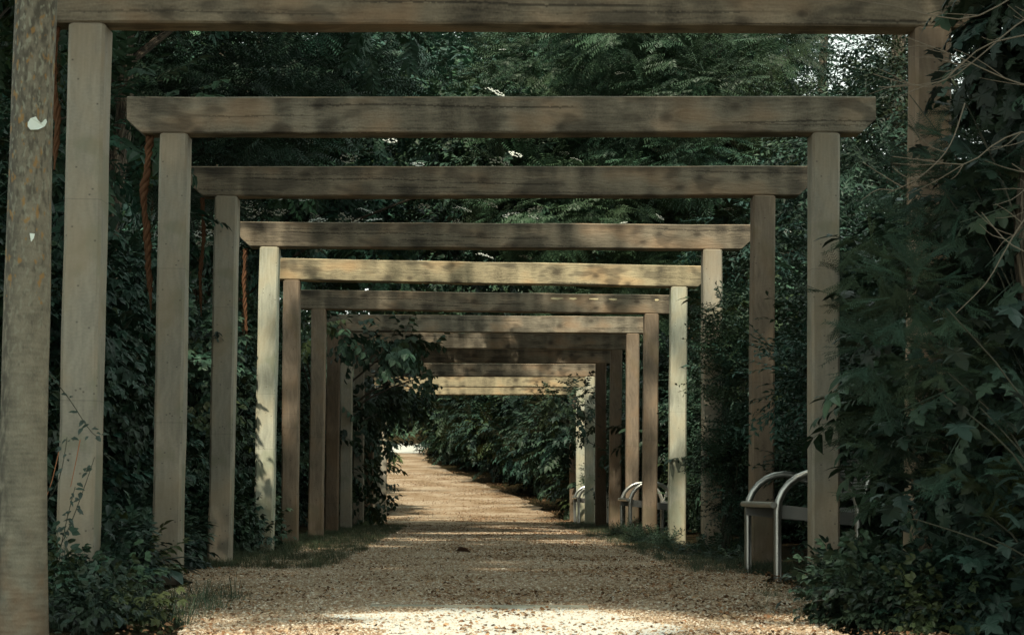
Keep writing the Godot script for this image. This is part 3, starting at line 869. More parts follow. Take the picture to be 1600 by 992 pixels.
func build_near_trunk() -> void:
	rng.seed = 21
	var base := Vector3(-1.49, 0, -6.3)
	var t := thing("smooth_barked_tree", base, "smooth barked trunk at the left edge with lichen spots and two white marks", "tree")
	begin()
	var path := curve_points([Vector3(0, -0.1, 0), Vector3(0.005, 1.0, 0), Vector3(0.02, 2.2, 0), Vector3(0.1, 3.6, 0.1), Vector3(0.1, 5.6, 0.4)], 40)
	var rad := []
	for k in 41: rad.append(lerpf(0.083, 0.045, k / 40.0) * (1.0 + 0.02 * sin(k * 0.9)) + (0.02 * exp(-k * 0.6)))
	tube(path, rad, 28, 0.008, 2.4)
	part("trunk", commit(), M.smooth_bark, t)
	# white marks: thin chips that follow the trunk's round
	var shapes := [[0.395, 1.706, [Vector2(-0.0297, 0.0000), Vector2(-0.0212, 0.0148), Vector2(-0.0042, 0.0212), Vector2(0.0042, 0.0085), Vector2(0.0127, 0.0000), Vector2(0.0297, 0.0169), Vector2(0.0339, 0.0085), Vector2(0.0254, -0.0085), Vector2(0.0042, -0.0212), Vector2(-0.0212, -0.0233), Vector2(-0.0297, -0.0127)]], [0.28, 1.322, [Vector2(-0.008, 0.014), Vector2(0.008, 0.013), Vector2(0.005, -0.002), Vector2(-0.003, -0.014), Vector2(-0.006, -0.002)]]]
	for s in shapes:
		begin()
		var y0: float = s[1]
		var R := 0.0775
		var wrap := func(p: Vector2, r: float) -> Vector3:
			var a: float = s[0] + p.x / R
			return Vector3(0.015 + sin(a) * r, y0 + p.y, cos(a) * r)
		var n: int = s[2].size()
		for k in n:
			var p: Vector2 = s[2][k]; var q: Vector2 = s[2][(k + 1) % n]
			tri(wrap.call(p, R + 0.0025), wrap.call(p, R - 0.004), wrap.call(q, R - 0.004)); tri(wrap.call(p, R + 0.0025), wrap.call(q, R - 0.004), wrap.call(q, R + 0.0025))
		var idx := Geometry2D.triangulate_polygon(PackedVector2Array(s[2]))
		for k in range(0, idx.size(), 3): tri(wrap.call(s[2][idx[k]], R + 0.0025), wrap.call(s[2][idx[k + 1]], R + 0.0025), wrap.call(s[2][idx[k + 2]], R + 0.0025))
		part("white_mark", commit(), M.white_mark, t)
	var cl := spread(Vector3(0.4, 6.9, 1.0), Vector3(4.2, 1.4, 5.6), 135, 0.9, 44)  # unseen crown, widened and shifted sunwards to shade trunk and first frames
	begin()
	for k in 9:
		var c: Vector3 = cl[k * 5][0]
		tube(curve_points([path[30 + k], path[30 + k].lerp(c, 0.5) + Vector3(0, 0.4, 0), c], 8), taper(0.03, 0.008, 8), 7)
	part("limbs", commit(), M.bark, t)
	foliage(t, "broad0", cl, 1.2, 1.8, Color(0.04, 0.07, 0.035))

func spots(a: Vector3, b: Vector3, n: int, r: float) -> void:
	for k in n: sun_tubes.append([a.lerp(b, (k + 0.5) / n), r])

func set_sun_tubes() -> void:  # points meant to be sunlit; crowns lose their twigs along rays from them
	for k in 11:
		var d := 36.5 + k * 3.4
		sun_tubes.append([Vector3(path_mid(d) - 0.3, 0.07 * maxf(0, d - 38.0), -d), 2.5])
	sun_tubes.append([Vector3(0.1, 0, -6.8), 1.0]); sun_tubes.append([Vector3(0.5, 0, -7.0), 0.5]); sun_tubes.append([Vector3(-0.3, 0, -6.4), 0.5])
	for x in [-1.2, -0.5, 0.3, 1.0, 1.8]: sun_tubes.append([Vector3(x, 2.55, -17.36), 0.42])
	spots(Vector3(-1.62, 0.5, -14.97), Vector3(-1.62, 2.4, -14.97), 4, 0.55)
	sun_tubes.append([Vector3(-1.64, 1.7, -17.36), 0.22]); sun_tubes.append([Vector3(-0.8, 2.5, -19.75), 0.2])
	sun_tubes.append([Vector3(1.2, 2.55, -7.8), 0.12]); sun_tubes.append([Vector3(0.75, 2.55, -7.8), 0.1]); sun_tubes.append([Vector3(1.95, 1.75, -7.8), 0.12])
	spots(Vector3(-0.6, 0, -22), Vector3(1.0, 0, -22.5), 3, 0.5)
	spots(Vector3(-0.9, 2.38, -31.7), Vector3(1.9, 2.38, -31.7), 5, 0.5)
	spots(Vector3(-0.9, 2.38, -34.1), Vector3(1.9, 2.38, -34.1), 5, 0.5)
	spots(Vector3(1.9, 0.4, -31), Vector3(1.9, 2.0, -31), 3, 0.35)
	spots(Vector3(-1.2, 0.1, -38), Vector3(1.5, 0.1, -38), 3, 1.2)
	spots(Vector3(-2.0, 1.4, -52), Vector3(-0.5, 1.2, -54), 2, 1.0)
	spots(Vector3(-5.5, 2.4, -70), Vector3(-1.0, 2.3, -69), 3, 3.2)
	spots(Vector3(-7.5, 2.6, -76), Vector3(-2.0, 2.6, -76), 3, 3.4)

func build_trees() -> void:
	rng.seed = 40
	var g := Color(0.032, 0.07, 0.046)
	# each: kind of tree, foot, trunk top, crown centre (local), crown radii, clumps, clump radius, twigs each, leaf, scale, label
	var T := [
		["elder_tree", Vector3(-3.6, 0, -11.5), 4.2, Vector3(0.3, 3.9, -0.6), Vector3(2.0, 1.7, 2.6), 30, 0.6, 50, "broad0", 1.0, "slim elder tree leaning out behind the second frame's left post"],
		["crooked_tree", Vector3(-2.75, 0, -14.0), 5.0, Vector3(0.9, 5.9, -0.4), Vector3(3.2, 1.7, 3.4), 60, 0.75, 60, "broad0", 1.0, "crooked dark trunk with a forked bough seen left of the third frame"],  # crown spread over the walk, above view, to shade the first frames
		["ash_tree", Vector3(-4.4, 0, -19), 6.5, Vector3(0.8, 5.6, -0.5), Vector3(3.0, 2.8, 3.2), 60, 0.75, 80, "frond1", 0.85, "feathery ash tree on the left behind the fifth frame"],
		["elder_tree", Vector3(-3.9, 0, -25.0), 5.8, Vector3(2.2, 4.7, 0.0), Vector3(3.2, 1.9, 2.8), 66, 0.75, 44, "broad1", 1.2, "elder tree with flat white flower heads on the left above the middle beams"],
		["lime_tree", Vector3(-4.8, 0, -31.5), 8.0, Vector3(1.0, 7.0, 0), Vector3(3.4, 3.8, 3.4), 70, 0.9, 44, "broad0", 1.6, "tall leafy lime tree on the left behind the ninth frame"],
		["ash_tree", Vector3(-5.2, 0.3, -39), 10.0, Vector3(1.4, 8.5, 0), Vector3(4.0, 5.0, 4.0), 84, 1.1, 70, "frond0", 1.4, "tall feathery ash tree on the left just past the pergola's end"],
		["lime_tree", Vector3(-8.2, 1.0, -47), 12.0, Vector3(2.2, 9.5, 0), Vector3(4.6, 6.0, 4.5), 90, 1.3, 42, "broad1", 2.2, "dense lime tree on the left of the rising path"],
		["oak_tree", Vector3(-10.5, 2.0, -58), 14.0, Vector3(2.4, 10.5, 0), Vector3(6.0, 7.0, 5.5), 90, 1.6, 42, "broad0", 2.8, "broad oak tree on the left where the path nears its crest"],
		["oak_tree", Vector3(-13.5, 3.0, -72), 15.0, Vector3(1.0, 10.5, 0), Vector3(7.5, 8.5, 6.5), 90, 2.0, 42, "large0", 2.6, "big dark oak tree on the left beyond the path's bend"],
		["holly_tree", Vector3(3.9, 0, -13), 4.6, Vector3(0.15, 2.0, -0.4), Vector3(1.15, 1.2, 2.2), 28, 0.5, 50, "small0", 1.15, "dark glossy small leaved tree right of the second frame's right post"],
		["holly_tree", Vector3(4.3, 0, -18), 6.4, Vector3(-0.1, 3.1, 0), Vector3(1.4, 1.9, 2.6), 30, 0.6, 44, "small1", 1.4, "dark small leaved tree right of the fourth frame"],
		["robinia_tree", Vector3(4.0, 0, -24), 6.6, Vector3(-1.6, 5.4, 0), Vector3(2.2, 2.6, 3.0), 64, 0.75, 80, "frond0", 0.85, "feathery robinia tree with pale flower specks arching over the middle beams from the right"],
		["holly_tree", Vector3(5.6, 0, -30), 8.5, Vector3(0.3, 6.0, 0), Vector3(2.5, 4.0, 3.2), 44, 0.7, 34, "small0", 1.9, "tall dark evergreen tree right of the eighth frame with sky showing through"],
		["robinia_tree", Vector3(4.6, 0, -34), 6.4, Vector3(-1.8, 4.9, 0), Vector3(3.0, 1.9, 3.2), 60, 0.8, 70, "frond1", 1.15, "feathery robinia tree near the pergola's far end on the right"],
		["pine_tree", Vector3(4.75, 0.3, -41), 16.0, Vector3(-0.4, 14.5, 0), Vector3(3.0, 3.0, 3.0), 40, 1.0, 44, "spray0", 2.4, "tall straight pine tree with bare reddish trunk beyond the pergola on the right"],
		["lime_tree", Vector3(6.2, 0.8, -46), 11.0, Vector3(-1.8, 7.6, 0), Vector3(3.6, 5.2, 4.2), 84, 1.2, 44, "broad1", 2.1, "dense lime tree right of the rising path behind the pine"],
		["oak_tree", Vector3(7.5, 1.8, -58), 14.0, Vector3(-3.2, 8.6, 0), Vector3(5.2, 6.3, 5.0), 90, 1.6, 44, "broad0", 2.7, "broad oak tree on the right above the hedge at the path's bend"],
		["oak_tree", Vector3(9.0, 2.6, -74), 16.0, Vector3(-4.5, 10.0, 0), Vector3(7.0, 8.5, 6.5), 94, 2.0, 44, "large1", 2.5, "big dark oak tree on the right far behind the hedge"],
		["beech_tree", Vector3(-4.0, 3.6, -88), 18.0, Vector3(0, 11.0, 0), Vector3(7.5, 10.0, 6.0), 110, 2.2, 44, "large0", 2.8, "large beech tree closing the view behind the path's crest"],
		["beech_tree", Vector3(2.5, 3.8, -96), 20.0, Vector3(0, 13.0, 0), Vector3(8.0, 12.0, 6.0), 110, 2.4, 44, "large1", 3.0, "large beech tree at the far end, right of the path's crest"],
		["beech_tree", Vector3(-16, 4.0, -98), 22.0, Vector3(0, 11.0, 0), Vector3(9.0, 10.0, 6.0), 70, 2.4, 42, "large0", 3.2, "large beech tree far behind on the left"],
		["beech_tree", Vector3(10, 4.0, -100), 15.0, Vector3(0, 8.5, 0), Vector3(8.0, 8.0, 6.0), 70, 2.2, 42, "large1", 3.2, "large beech tree far behind on the right"],
	]
	var names := {}
	for a in T:
		var foot: Vector3 = a[1]; var h: float = a[2]
		var c: Vector3 = a[3]
		var trunk := [Vector3(0, -0.2, 0), Vector3(rf(-0.15, 0.15), h * 0.35, rf(-0.2, 0.2)), Vector3(c.x * 0.25 + rf(-0.2, 0.2), h * 0.7, 0), Vector3(c.x * 0.6, h, c.z * 0.5)]
		if a[0] == "crooked_tree": trunk = [Vector3(-0.1, -0.2, 0), Vector3(0.02, 1.5, 0), Vector3(0.06, 2.6, 0), Vector3(0.16, 3.3, 0), Vector3(0.16, 4.1, 0), Vector3(0.4, 5.2, 0)]
		if a[0] == "pine_tree": trunk = [Vector3(0, -0.2, 0), Vector3(-0.02, 6, 0), Vector3(-0.15, 11, 0), Vector3(-0.3, 16, 0)]
		var r0 := 0.05 + h * 0.012
		var bark := "bark"
		if a[0] == "pine_tree": r0 = 0.26; bark = "bark_red"
		var tint := g * rf(0.8, 1.25)
		if a[0] == "holly_tree": tint = Color(0.022, 0.045, 0.034)
		if a[0] == "robinia_tree": tint = Color(0.042, 0.078, 0.048)
		tree(a[0], foot, trunk, r0, r0 * 0.4, spread(c, a[4], a[5], a[6], a[7]), a[8], a[9] * 0.85, a[9] * 1.2, tint, a[10], bark, 9, "leaf", 0.2, "trees along the path")
	# flat white flower heads on the elders
	rng.seed = 45
	var fl := []; var cols := PackedColorArray()
	var owner := get_node("elder_tree_001") as Node3D
	for k in 100:
		var p := Vector3(2.2, 4.5, 0) + Vector3(rf(-2.0, 2.6), rf(-1.3, 0.7), rf(2.5, 3.3))
		fl.append(Transform3D(Basis.from_euler(Vector3(rf(0.0, 0.6), rf(0, TAU), rf(-0.3, 0.3))).scaled(Vector3.ONE * rf(0.8, 1.5)), p)); cols.append(Color.WHITE)
	multi("flower_heads", leaf_meshes.umbel, M.flower, fl, cols, owner)
	owner = get_node("robinia_tree") as Node3D
	fl = []; cols = PackedColorArray()
	for k in 50:
		fl.append(Transform3D(Basis.from_euler(Vector3(rf(-0.3, 0.6), rf(0, TAU), rf(-0.3, 0.3))).scaled(Vector3.ONE * rf(0.5, 0.9)), Vector3(-1.6, 5.3, 0) + Vector3(rf(-2.2, 1.6), rf(-1.9, 1.0), rf(1.5, 2.9)))); cols.append(Color.WHITE)
	multi("flower_heads", leaf_meshes.umbel, M.flower, fl, cols, owner)

func build_hedges() -> void:
	rng.seed = 50
	var dark := Color(0.026, 0.05, 0.034)
	var lefts := ["between the trunk at the left edge and the first left post", "between the first and second left posts", "behind the second left post", "between the third and fourth left posts", "behind the fourth left post", "behind the fifth left post", "behind the sixth left post", "beside the seventh left post", "beside the eighth left post", "beside the ninth left post", "beside the eleventh left post"]
	var zl := [-8.4, -10.6, -12.6, -14.6, -16.8, -19.0, -21.2, -23.4, -25.8, -28.4, -32.0]
	for i in zl.size():
		var big := 1.15 if i < 7 else 1.35
		shrub("bramble_bush", Vector3(-2.95 + rf(-0.15, 0.1), 0, zl[i]), Vector3(0.8, big, 1.25), "bramble%d" % (i % 2), 44, 44, 0.85, 1.25, dark * rf(0.85, 1.2), "dark bramble bush " + lefts[i], "bush", "bramble bushes along the left posts", "leaf", 0.35)
	var rights := ["right of the nearest right post", "behind the first bench", "between the third and fourth right posts", "beside the fifth right post", "beside the sixth right post", "behind the second bench", "beside the eighth right post", "beside the ninth right post", "behind the third bench"]
	var zr := [-9.2, -11.6, -14.0, -16.6, -19.2, -21.6, -24.2, -27.0, -30.6]
	for i in zr.size():
		shrub("hedge_shrub", Vector3(3.15 + rf(-0.1, 0.15), 0, zr[i]), Vector3(0.85, 1.2, 1.4), "small%d" % (i % 2) if i % 3 else "broad0", 46, 46, 0.9, 1.3, dark * rf(0.85, 1.2), "dark leafy shrub " + rights[i], "shrub", "shrubs behind the right posts", "leaf", 0.3)
	# the clipped hedge that follows the right edge of the rising path
	var hl := ["nearest piece of the far hedge, just past the last right post", "second piece of the far hedge on the right", "third piece of the far hedge, where the path starts to climb", "fourth piece of the far hedge beside the climbing path", "fifth piece of the far hedge on the bend", "sixth piece of the far hedge near the crest", "last piece of the far hedge at the crest"]
	for i in 8:
		var d: float = 35.5 + i * 4.6
		var x := path_mid(d) + 1.62 + 1.5
		if i == 7: x = path_mid(d) + 4.2
		shrub("hedge", Vector3(x, land(x, -d), -d), Vector3(1.5, 1.35, 2.7), "broad%d" % (i % 2), 70, 44, 1.2, 1.7, dark * rf(0.9, 1.15), hl[i] if i < 7 else "rounded hedge set back right of the crest", "hedge", "far hedge along the right of the path", "leaf", 0.3)
	# bushes behind the crest and left of the climbing path
	var fb := [[Vector3(-3.3, 0.1, -37.5), Vector3(1.3, 1.3, 2.2), "leafy bush left of the path just past the pergola"], [Vector3(-4.3, 0.7, -44), Vector3(1.5, 1.5, 2.6), "leafy bush on the left of the climbing path"], [Vector3(-6.0, 1.6, -53), Vector3(1.8, 1.7, 3.0), "dark bush on the left halfway up the climb"], [Vector3(-8.8, 2.4, -63), Vector3(2.0, 1.8, 3.0), "dark bush on the left near the crest"], [Vector3(-7.5, 3.3, -83), Vector3(3.0, 2.4, 2.0), "wide green bush behind the bright crest of the path"], [Vector3(-1.5, 3.0, -81), Vector3(3.0, 2.6, 2.0), "wide dark bush behind the crest on the right"], [Vector3(4.5, 3.0, -80), Vector3(3.4, 2.8, 2.0), "far dark bush right of the crest"]]
	for i in fb.size():
		shrub("leafy_bush", fb[i][0], fb[i][1], "broad%d" % (i % 2), 70, 40, 1.4 + i * 0.1, 2.0 + i * 0.12, Color(0.035, 0.065, 0.04) * rf(0.85, 1.15), fb[i][2], "bush", "bushes beyond the pergola", "leaf", 0.2)
	# the bough of big leaves over the seventh to tenth frames
	var t := thing("hazel_bush", Vector3(-1.95, 0, -25.2), "big leaved hazel bush hanging over the left posts and beams mid walk", "bush")
	begin()
	for k in 9:
		var e := Vector3(rf(-0.2, 1.6), rf(1.4, 3.0), rf(-3, 4.4))
		tube(curve_points([Vector3(rf(-0.1, 0.1), -0.05, rf(-0.1, 0.1)), Vector3(e.x * 0.2, e.y * 0.7, e.z * 0.4), e], 8), taper(0.03, 0.006, 8), 6)
	part("stems", commit(), M.bark, t)
	var cl := []
	for k in 54: cl.append([Vector3(rf(0.0, 0.52), rf(0.1, 1.85), rf(-6.5, 1.0)), 0.26, 9.0 * rf(0.5, 1.3)])
	for k in 17:
		var q := rng.randf()
		cl.append([Vector3(lerpf(0.2, 1.75, q), 2.2 - q * 0.02 + rf(-0.14, 0.16), lerpf(4.6, 2.6, q) + rf(-0.5, 0.5)), 0.17, 6.0])
	for k in 26: cl.append([Vector3(rf(0.35, 1.25), rf(1.65, 2.1), rf(-4.5, -1.5)), 0.22, 9.0])
	foliage(t, "large0", cl, 0.6, 0.95, Color(0.03, 0.052, 0.032), 0.5, "leaf", false, "foliage")

func build_near_plants() -> void:
	rng.seed = 60
	# yew at the right edge: dark sprays in front of the first right post
	var yew := thing("yew_tree", Vector3(2.35, 0, -7.3), "dark feathery yew at the right edge, its sprays covering the nearest right post", "tree")
	begin()
	tube(curve_points([Vector3(-0.1, -0.1, 0.9), Vector3(-0.28, 0.7, 0.9), Vector3(-0.42, 1.3, 0.9), Vector3(-0.2, 2.4, 0.6), Vector3(0.1, 4.5, 0.3)], 16), taper(0.06, 0.03, 16), 9, 0.06)
	part("trunk", commit(), M.bark, yew)
	var cl := []
	for k in 54: cl.append([Vector3(rf(-0.66, 0.35), rf(0.4, 1.75), rf(-0.25, 0.9)), 0.2, 40.0 * rf(0.3, 1.4)])
	for k in 16: cl.append([Vector3(rf(-0.95, -0.4), rf(0.75, 1.45), rf(0.0, 0.9)), 0.13, 18.0 * rf(0.5, 1.4)])
	for k in 44: cl.append([Vector3(rf(-0.3, 0.4), rf(1.6, 2.5), rf(-0.1, 0.7)), 0.2, 30.0 * rf(0.4, 1.4)])
	for k in 60: cl.append([Vector3(rf(-0.6, 2.2), rf(2.9, 5.3), rf(-1.6, 2.6)), 0.5, 70.0])
	foliage(yew, "spray0", cl, 0.32, 0.62, Color(0.03, 0.052, 0.036), 0.3, "dull_leaf", true, "crown")
	# low undergrowth at the right foreground
	leaf_pieces(shrub("undergrowth", Vector3(1.7, 0, -6.9), Vector3(0.42, 0.09, 0.6), "bramble0", 34, 30, 0.4, 0.65, Color(0.023, 0.04, 0.027), "low dark undergrowth filling the lower right corner", "undergrowth"), Vector3(0.42, 0.09, 0.6), 230, 0.025, 0.055, Color(0.023, 0.04, 0.028))
	leaf_pieces(shrub("undergrowth", Vector3(2.0, 0, -9.1), Vector3(0.38, 0.07, 0.7), "broad0", 24, 26, 0.35, 0.6, Color(0.028, 0.052, 0.036), "low leafy undergrowth around the foot of the second right post", "undergrowth"), Vector3(0.38, 0.07, 0.7), 80, 0.035, 0.075, Color(0.028, 0.05, 0.034))
	leaf_pieces(shrub("undergrowth", Vector3(2.4, 0, -7.4), Vector3(0.42, 0.4, 0.8), "bramble1", 40, 34, 0.5, 0.8, Color(0.024, 0.045, 0.03), "waist high brambles around the nearest right post", "undergrowth"), Vector3(0.42, 0.4, 0.8), 120, 0.035, 0.075, Color(0.028, 0.05, 0.034))
	shrub("undergrowth", Vector3(2.05, 0, -14.6), Vector3(0.2, 1.0, 0.3), "small0", 26, 20, 0.6, 0.9, Color(0.03, 0.055, 0.036), "slender shoots climbing in front of the fourth right post", "undergrowth")
	var cs := thing("climbing_shrub", Vector3(2.3, 0, -27.8), "leafy shoots leaning out over the path from the far right posts", "shrub")
	begin()
	for k in 8:
		var e := Vector3(rf(-1.1, -0.1), rf(1.2, 2.2), rf(-2.4, 1.6))
		tube(curve_points([Vector3(rf(-0.1, 0.1), -0.05, rf(-0.3, 0.3)), Vector3(e.x * 0.15, e.y * 0.7, e.z * 0.4), e], 8), taper(0.014, 0.004, 8), 6)
	part("stems", commit(), M.stem, cs)
	var cc := []
	for k in 18: cc.append([Vector3(rf(-1.0, -0.3), rf(1.5, 2.1), rf(-2.6, -0.4)), 0.2, 8.0 * rf(0.5, 1.3)])
	for k in 9: cc.append([Vector3(rf(-0.4, 0.0), rf(0.5, 1.9), rf(-0.6, 1.6)), 0.18, 6.0 * rf(0.5, 1.3)])
	foliage(cs, "broad1", cc, 0.6, 0.95, Color(0.028, 0.05, 0.034), 0.3, "leaf", false, "foliage")
	# left: nettles and brambles about the first post's foot, plus broad leaves by the second
	leaf_pieces(shrub("undergrowth", Vector3(-1.55, 0, -7.6), Vector3(0.22, 0.11, 0.35), "bramble0", 14, 22, 0.4, 0.6, Color(0.03, 0.055, 0.038), "leafy brambles about the nearest left post's foot", "undergrowth"), Vector3(0.22, 0.11, 0.35), 80, 0.035, 0.075, Color(0.028, 0.05, 0.034))
	leaf_pieces(shrub("undergrowth", Vector3(-1.8, 0, -9.2), Vector3(0.2, 0.14, 0.5), "broad1", 20, 28, 0.45, 0.7, Color(0.028, 0.05, 0.036), "dark leafy weeds between the first and second left posts", "undergrowth"), Vector3(0.22, 0.2, 0.5), 90, 0.035, 0.075, Color(0.028, 0.05, 0.034))
	shrub("undergrowth", Vector3(-2.0, 0, -11.5), Vector3(0.2, 0.13, 0.7), "broad0", 28, 36, 0.55, 0.85, Color(0.028, 0.05, 0.036), "dark leafy weeds between the second and third left posts", "undergrowth")
	shrub("undergrowth", Vector3(-1.95, 0, -15.4), Vector3(0.22, 0.22, 1.5), "bramble1", 40, 36, 0.6, 0.9, Color(0.03, 0.055, 0.036), "weeds along the feet of the third to fifth left posts", "undergrowth")
	var ivy := thing("ivy_spray", Vector3(-1.78, 1.4, -12.5), "small dark ivy tuft poking round the third left post at mid height", "ivy")
	begin()
	for k in 4: tube(curve_points([Vector3(-0.25, -0.25 - k * 0.05, -0.1), Vector3(-0.1, -0.05, 0.02), Vector3(rf(0.0, 0.1), rf(-0.12, 0.12), 0.06)], 6), taper(0.005, 0.002, 6), 5)
	part("stems", commit(), M.stem, ivy)
	leaf_pieces(ivy, Vector3(0.1, 0.09, 0.08), 46, 0.03, 0.06, Color(0.026, 0.046, 0.034))
	leaf_pieces(shrub("undergrowth", Vector3(-1.3, 0, -6.85), Vector3(0.2, 0.05, 0.45), "bramble1", 16, 20, 0.3, 0.5, Color(0.024, 0.042, 0.03), "low dark tangle of leaves beside the smooth trunk at the lower left"), Vector3(0.2, 0.05, 0.45), 90, 0.025, 0.05, Color(0.024, 0.042, 0.03))
	shrub("undergrowth", Vector3(1.74, 0, -19.0), Vector3(0.22, 0.05, 2.6), "small0", 44, 16, 0.35, 0.6, Color(0.03, 0.052, 0.034), "low weeds at the path's right edge before the middle bench")
	shrub("undergrowth", Vector3(1.78, 0, -14.2), Vector3(0.2, 0.04, 1.2), "broad1", 26, 10, 0.25, 0.45, Color(0.03, 0.05, 0.034), "low weeds at the feet of the third and fourth right posts")
	var dock := thing("dock_plant", Vector3(-1.62, 0, -9.95), "clump of broad flat dock leaves at the second left post's foot", "plant")
	for k in 16:
		begin()
		var a := rf(0, TAU); var up := rf(0.1, 0.8)
		leaf(Vector3(cos(a) * 0.02, 0.03 + k * 0.006, sin(a) * 0.02), Vector3(cos(a), up, sin(a)).normalized(), Vector3(-cos(a) * up, 1, -sin(a) * up).normalized(), rf(0.14, 0.24), rf(0.08, 0.12), rf(0.25, 0.6), 0.08)
		part("leaf", commit(), plain(Color(0.035, 0.07, 0.05) * rf(0.8, 1.3), 0.45, 0.15), dock)
	build_maple()
	build_vine()
	build_dead_branch()

func maple_leaf(seed_: int) -> ArrayMesh:
	# one lobed leaf about one unit wide, stalk end at the origin, growing along +x, gently cupped
	var r := RandomNumberGenerator.new()
	r.seed = seed_
	var half := [Vector2(0.0, 0.03), Vector2(-0.12, 0.22), Vector2(-0.02, 0.3), Vector2(-0.04, 0.46), Vector2(0.12, 0.34), Vector2(0.2, 0.3), Vector2(0.3, 0.42), Vector2(0.38, 0.58), Vector2(0.46, 0.4), Vector2(0.5, 0.2), Vector2(0.62, 0.24), Vector2(0.74, 0.2), Vector2(0.98, 0.0)]
	var ring := []
	for p in half: ring.append(Vector3(p.x, 0, p.y))
	for k in range(half.size() - 2, -1, -1): ring.append(Vector3(half[k].x, 0, -half[k].y))
	var droop := r.randf_range(0.1, 0.5); var cup := r.randf_range(-0.3, 0.25); var twist := r.randf_range(-0.3, 0.3)
	var bend := func(p: Vector3) -> Vector3:
		return Vector3(p.x, -droop * p.x * p.x + absf(p.z) * cup * 0.6 - p.z * p.z * 0.5 + p.x * p.z * twist, p.z)
	begin()
	var ribs := [Vector3(0.2, 0, 0), Vector3(0.55, 0, 0)]
	for k in ring.size() - 1:
		var p: Vector3 = ring[k]; var q: Vector3 = ring[k + 1]
		var c: Vector3 = ribs[1] if p.x > 0.4 and q.x > 0.4 else ribs[0]
		tri(bend.call(c), bend.call(q), bend.call(p))
	for sd in [1, -1]: tri(bend.call(ribs[0]), bend.call(ribs[1]), bend.call(Vector3(0.46, 0, 0.4 * sd)))
	stick(Vector3(0.02, 0, 0), Vector3(-0.42, -0.12, 0), 0.012)
	return commit()

func build_maple() -> void:
	rng.seed = 64
	var t := thing("maple_sapling", Vector3(2.0, 0, -6.2), "maple sapling with large lobed leaves in the right foreground", "sapling")
	begin()
	var shoots := []
	for k in 23:
		var e := Vector3(rf(-0.55, 0.05), rf(0.15, 1.15), rf(-0.7, 0.3))
		if k > 15: e = Vector3(rf(-0.4, 0.1), rf(1.3, 2.1), rf(-0.8, 0.2))
		var c := curve_points([Vector3(0, -0.05, 0), Vector3(e.x * 0.3, e.y * 0.65, e.z * 0.4), e], 10)
		shoots.append(c)
		tube(c, taper(0.006, 0.002, 10), 6)
	part("stems", commit(), M.stem, t)
	maple_cover(t)
	var lm := []
	for k in 6: lm.append(maple_leaf(600 + k))
	var mats := []
	for k in 6: mats.append(plain(Color(0.026, 0.047, 0.036) * rf(0.6, 1.4), 0.5, 0.15, 0.35))
	for k in 298:
		var c = shoots[k % 23]
		var p: Vector3 = c[rng.randi_range(3, 10)] + Vector3(rf(-0.12, 0.12), rf(-0.1, 0.1), rf(-0.12, 0.12))
		var yaw := rf(0, TAU)
		var s := rf(0.04, 0.1) * (1.6 if rng.randf() < 0.12 else 1.0)
		var b := Basis(Vector3.UP, yaw) * Basis.from_euler(Vector3(rf(-0.4, 0.4), 0, rf(-0.55, 0.1)))
		var o := part("leaf", lm[k % 6], mats[rng.randi_range(0, 5)], t)
		o.transform = Transform3D(b.scaled(Vector3.ONE * s), p)

func maple_cover(t: Node3D) -> void:
	var cl := []
	for k in 36: cl.append([Vector3(rf(-0.26, 0.4), rf(0.2, 1.5), rf(-1.1, -0.2)), 0.17, 9.0 * rf(0.4, 1.4)])
	for k in 14: cl.append([Vector3(rf(-0.12, 0.2), rf(1.9, 2.4), rf(-0.5, -0.1)), 0.13, 11.0])
	for k in 22: cl.append([Vector3(rf(0.0, 0.5), rf(1.45, 2.4), rf(-1.1, -0.2)), 0.16, 9.0 * rf(0.4, 1.4)])
	foliage(t, "lobed", cl, 0.6, 1.0, Color(0.022, 0.039, 0.029), 0.35, "leaf", false, "foliage")

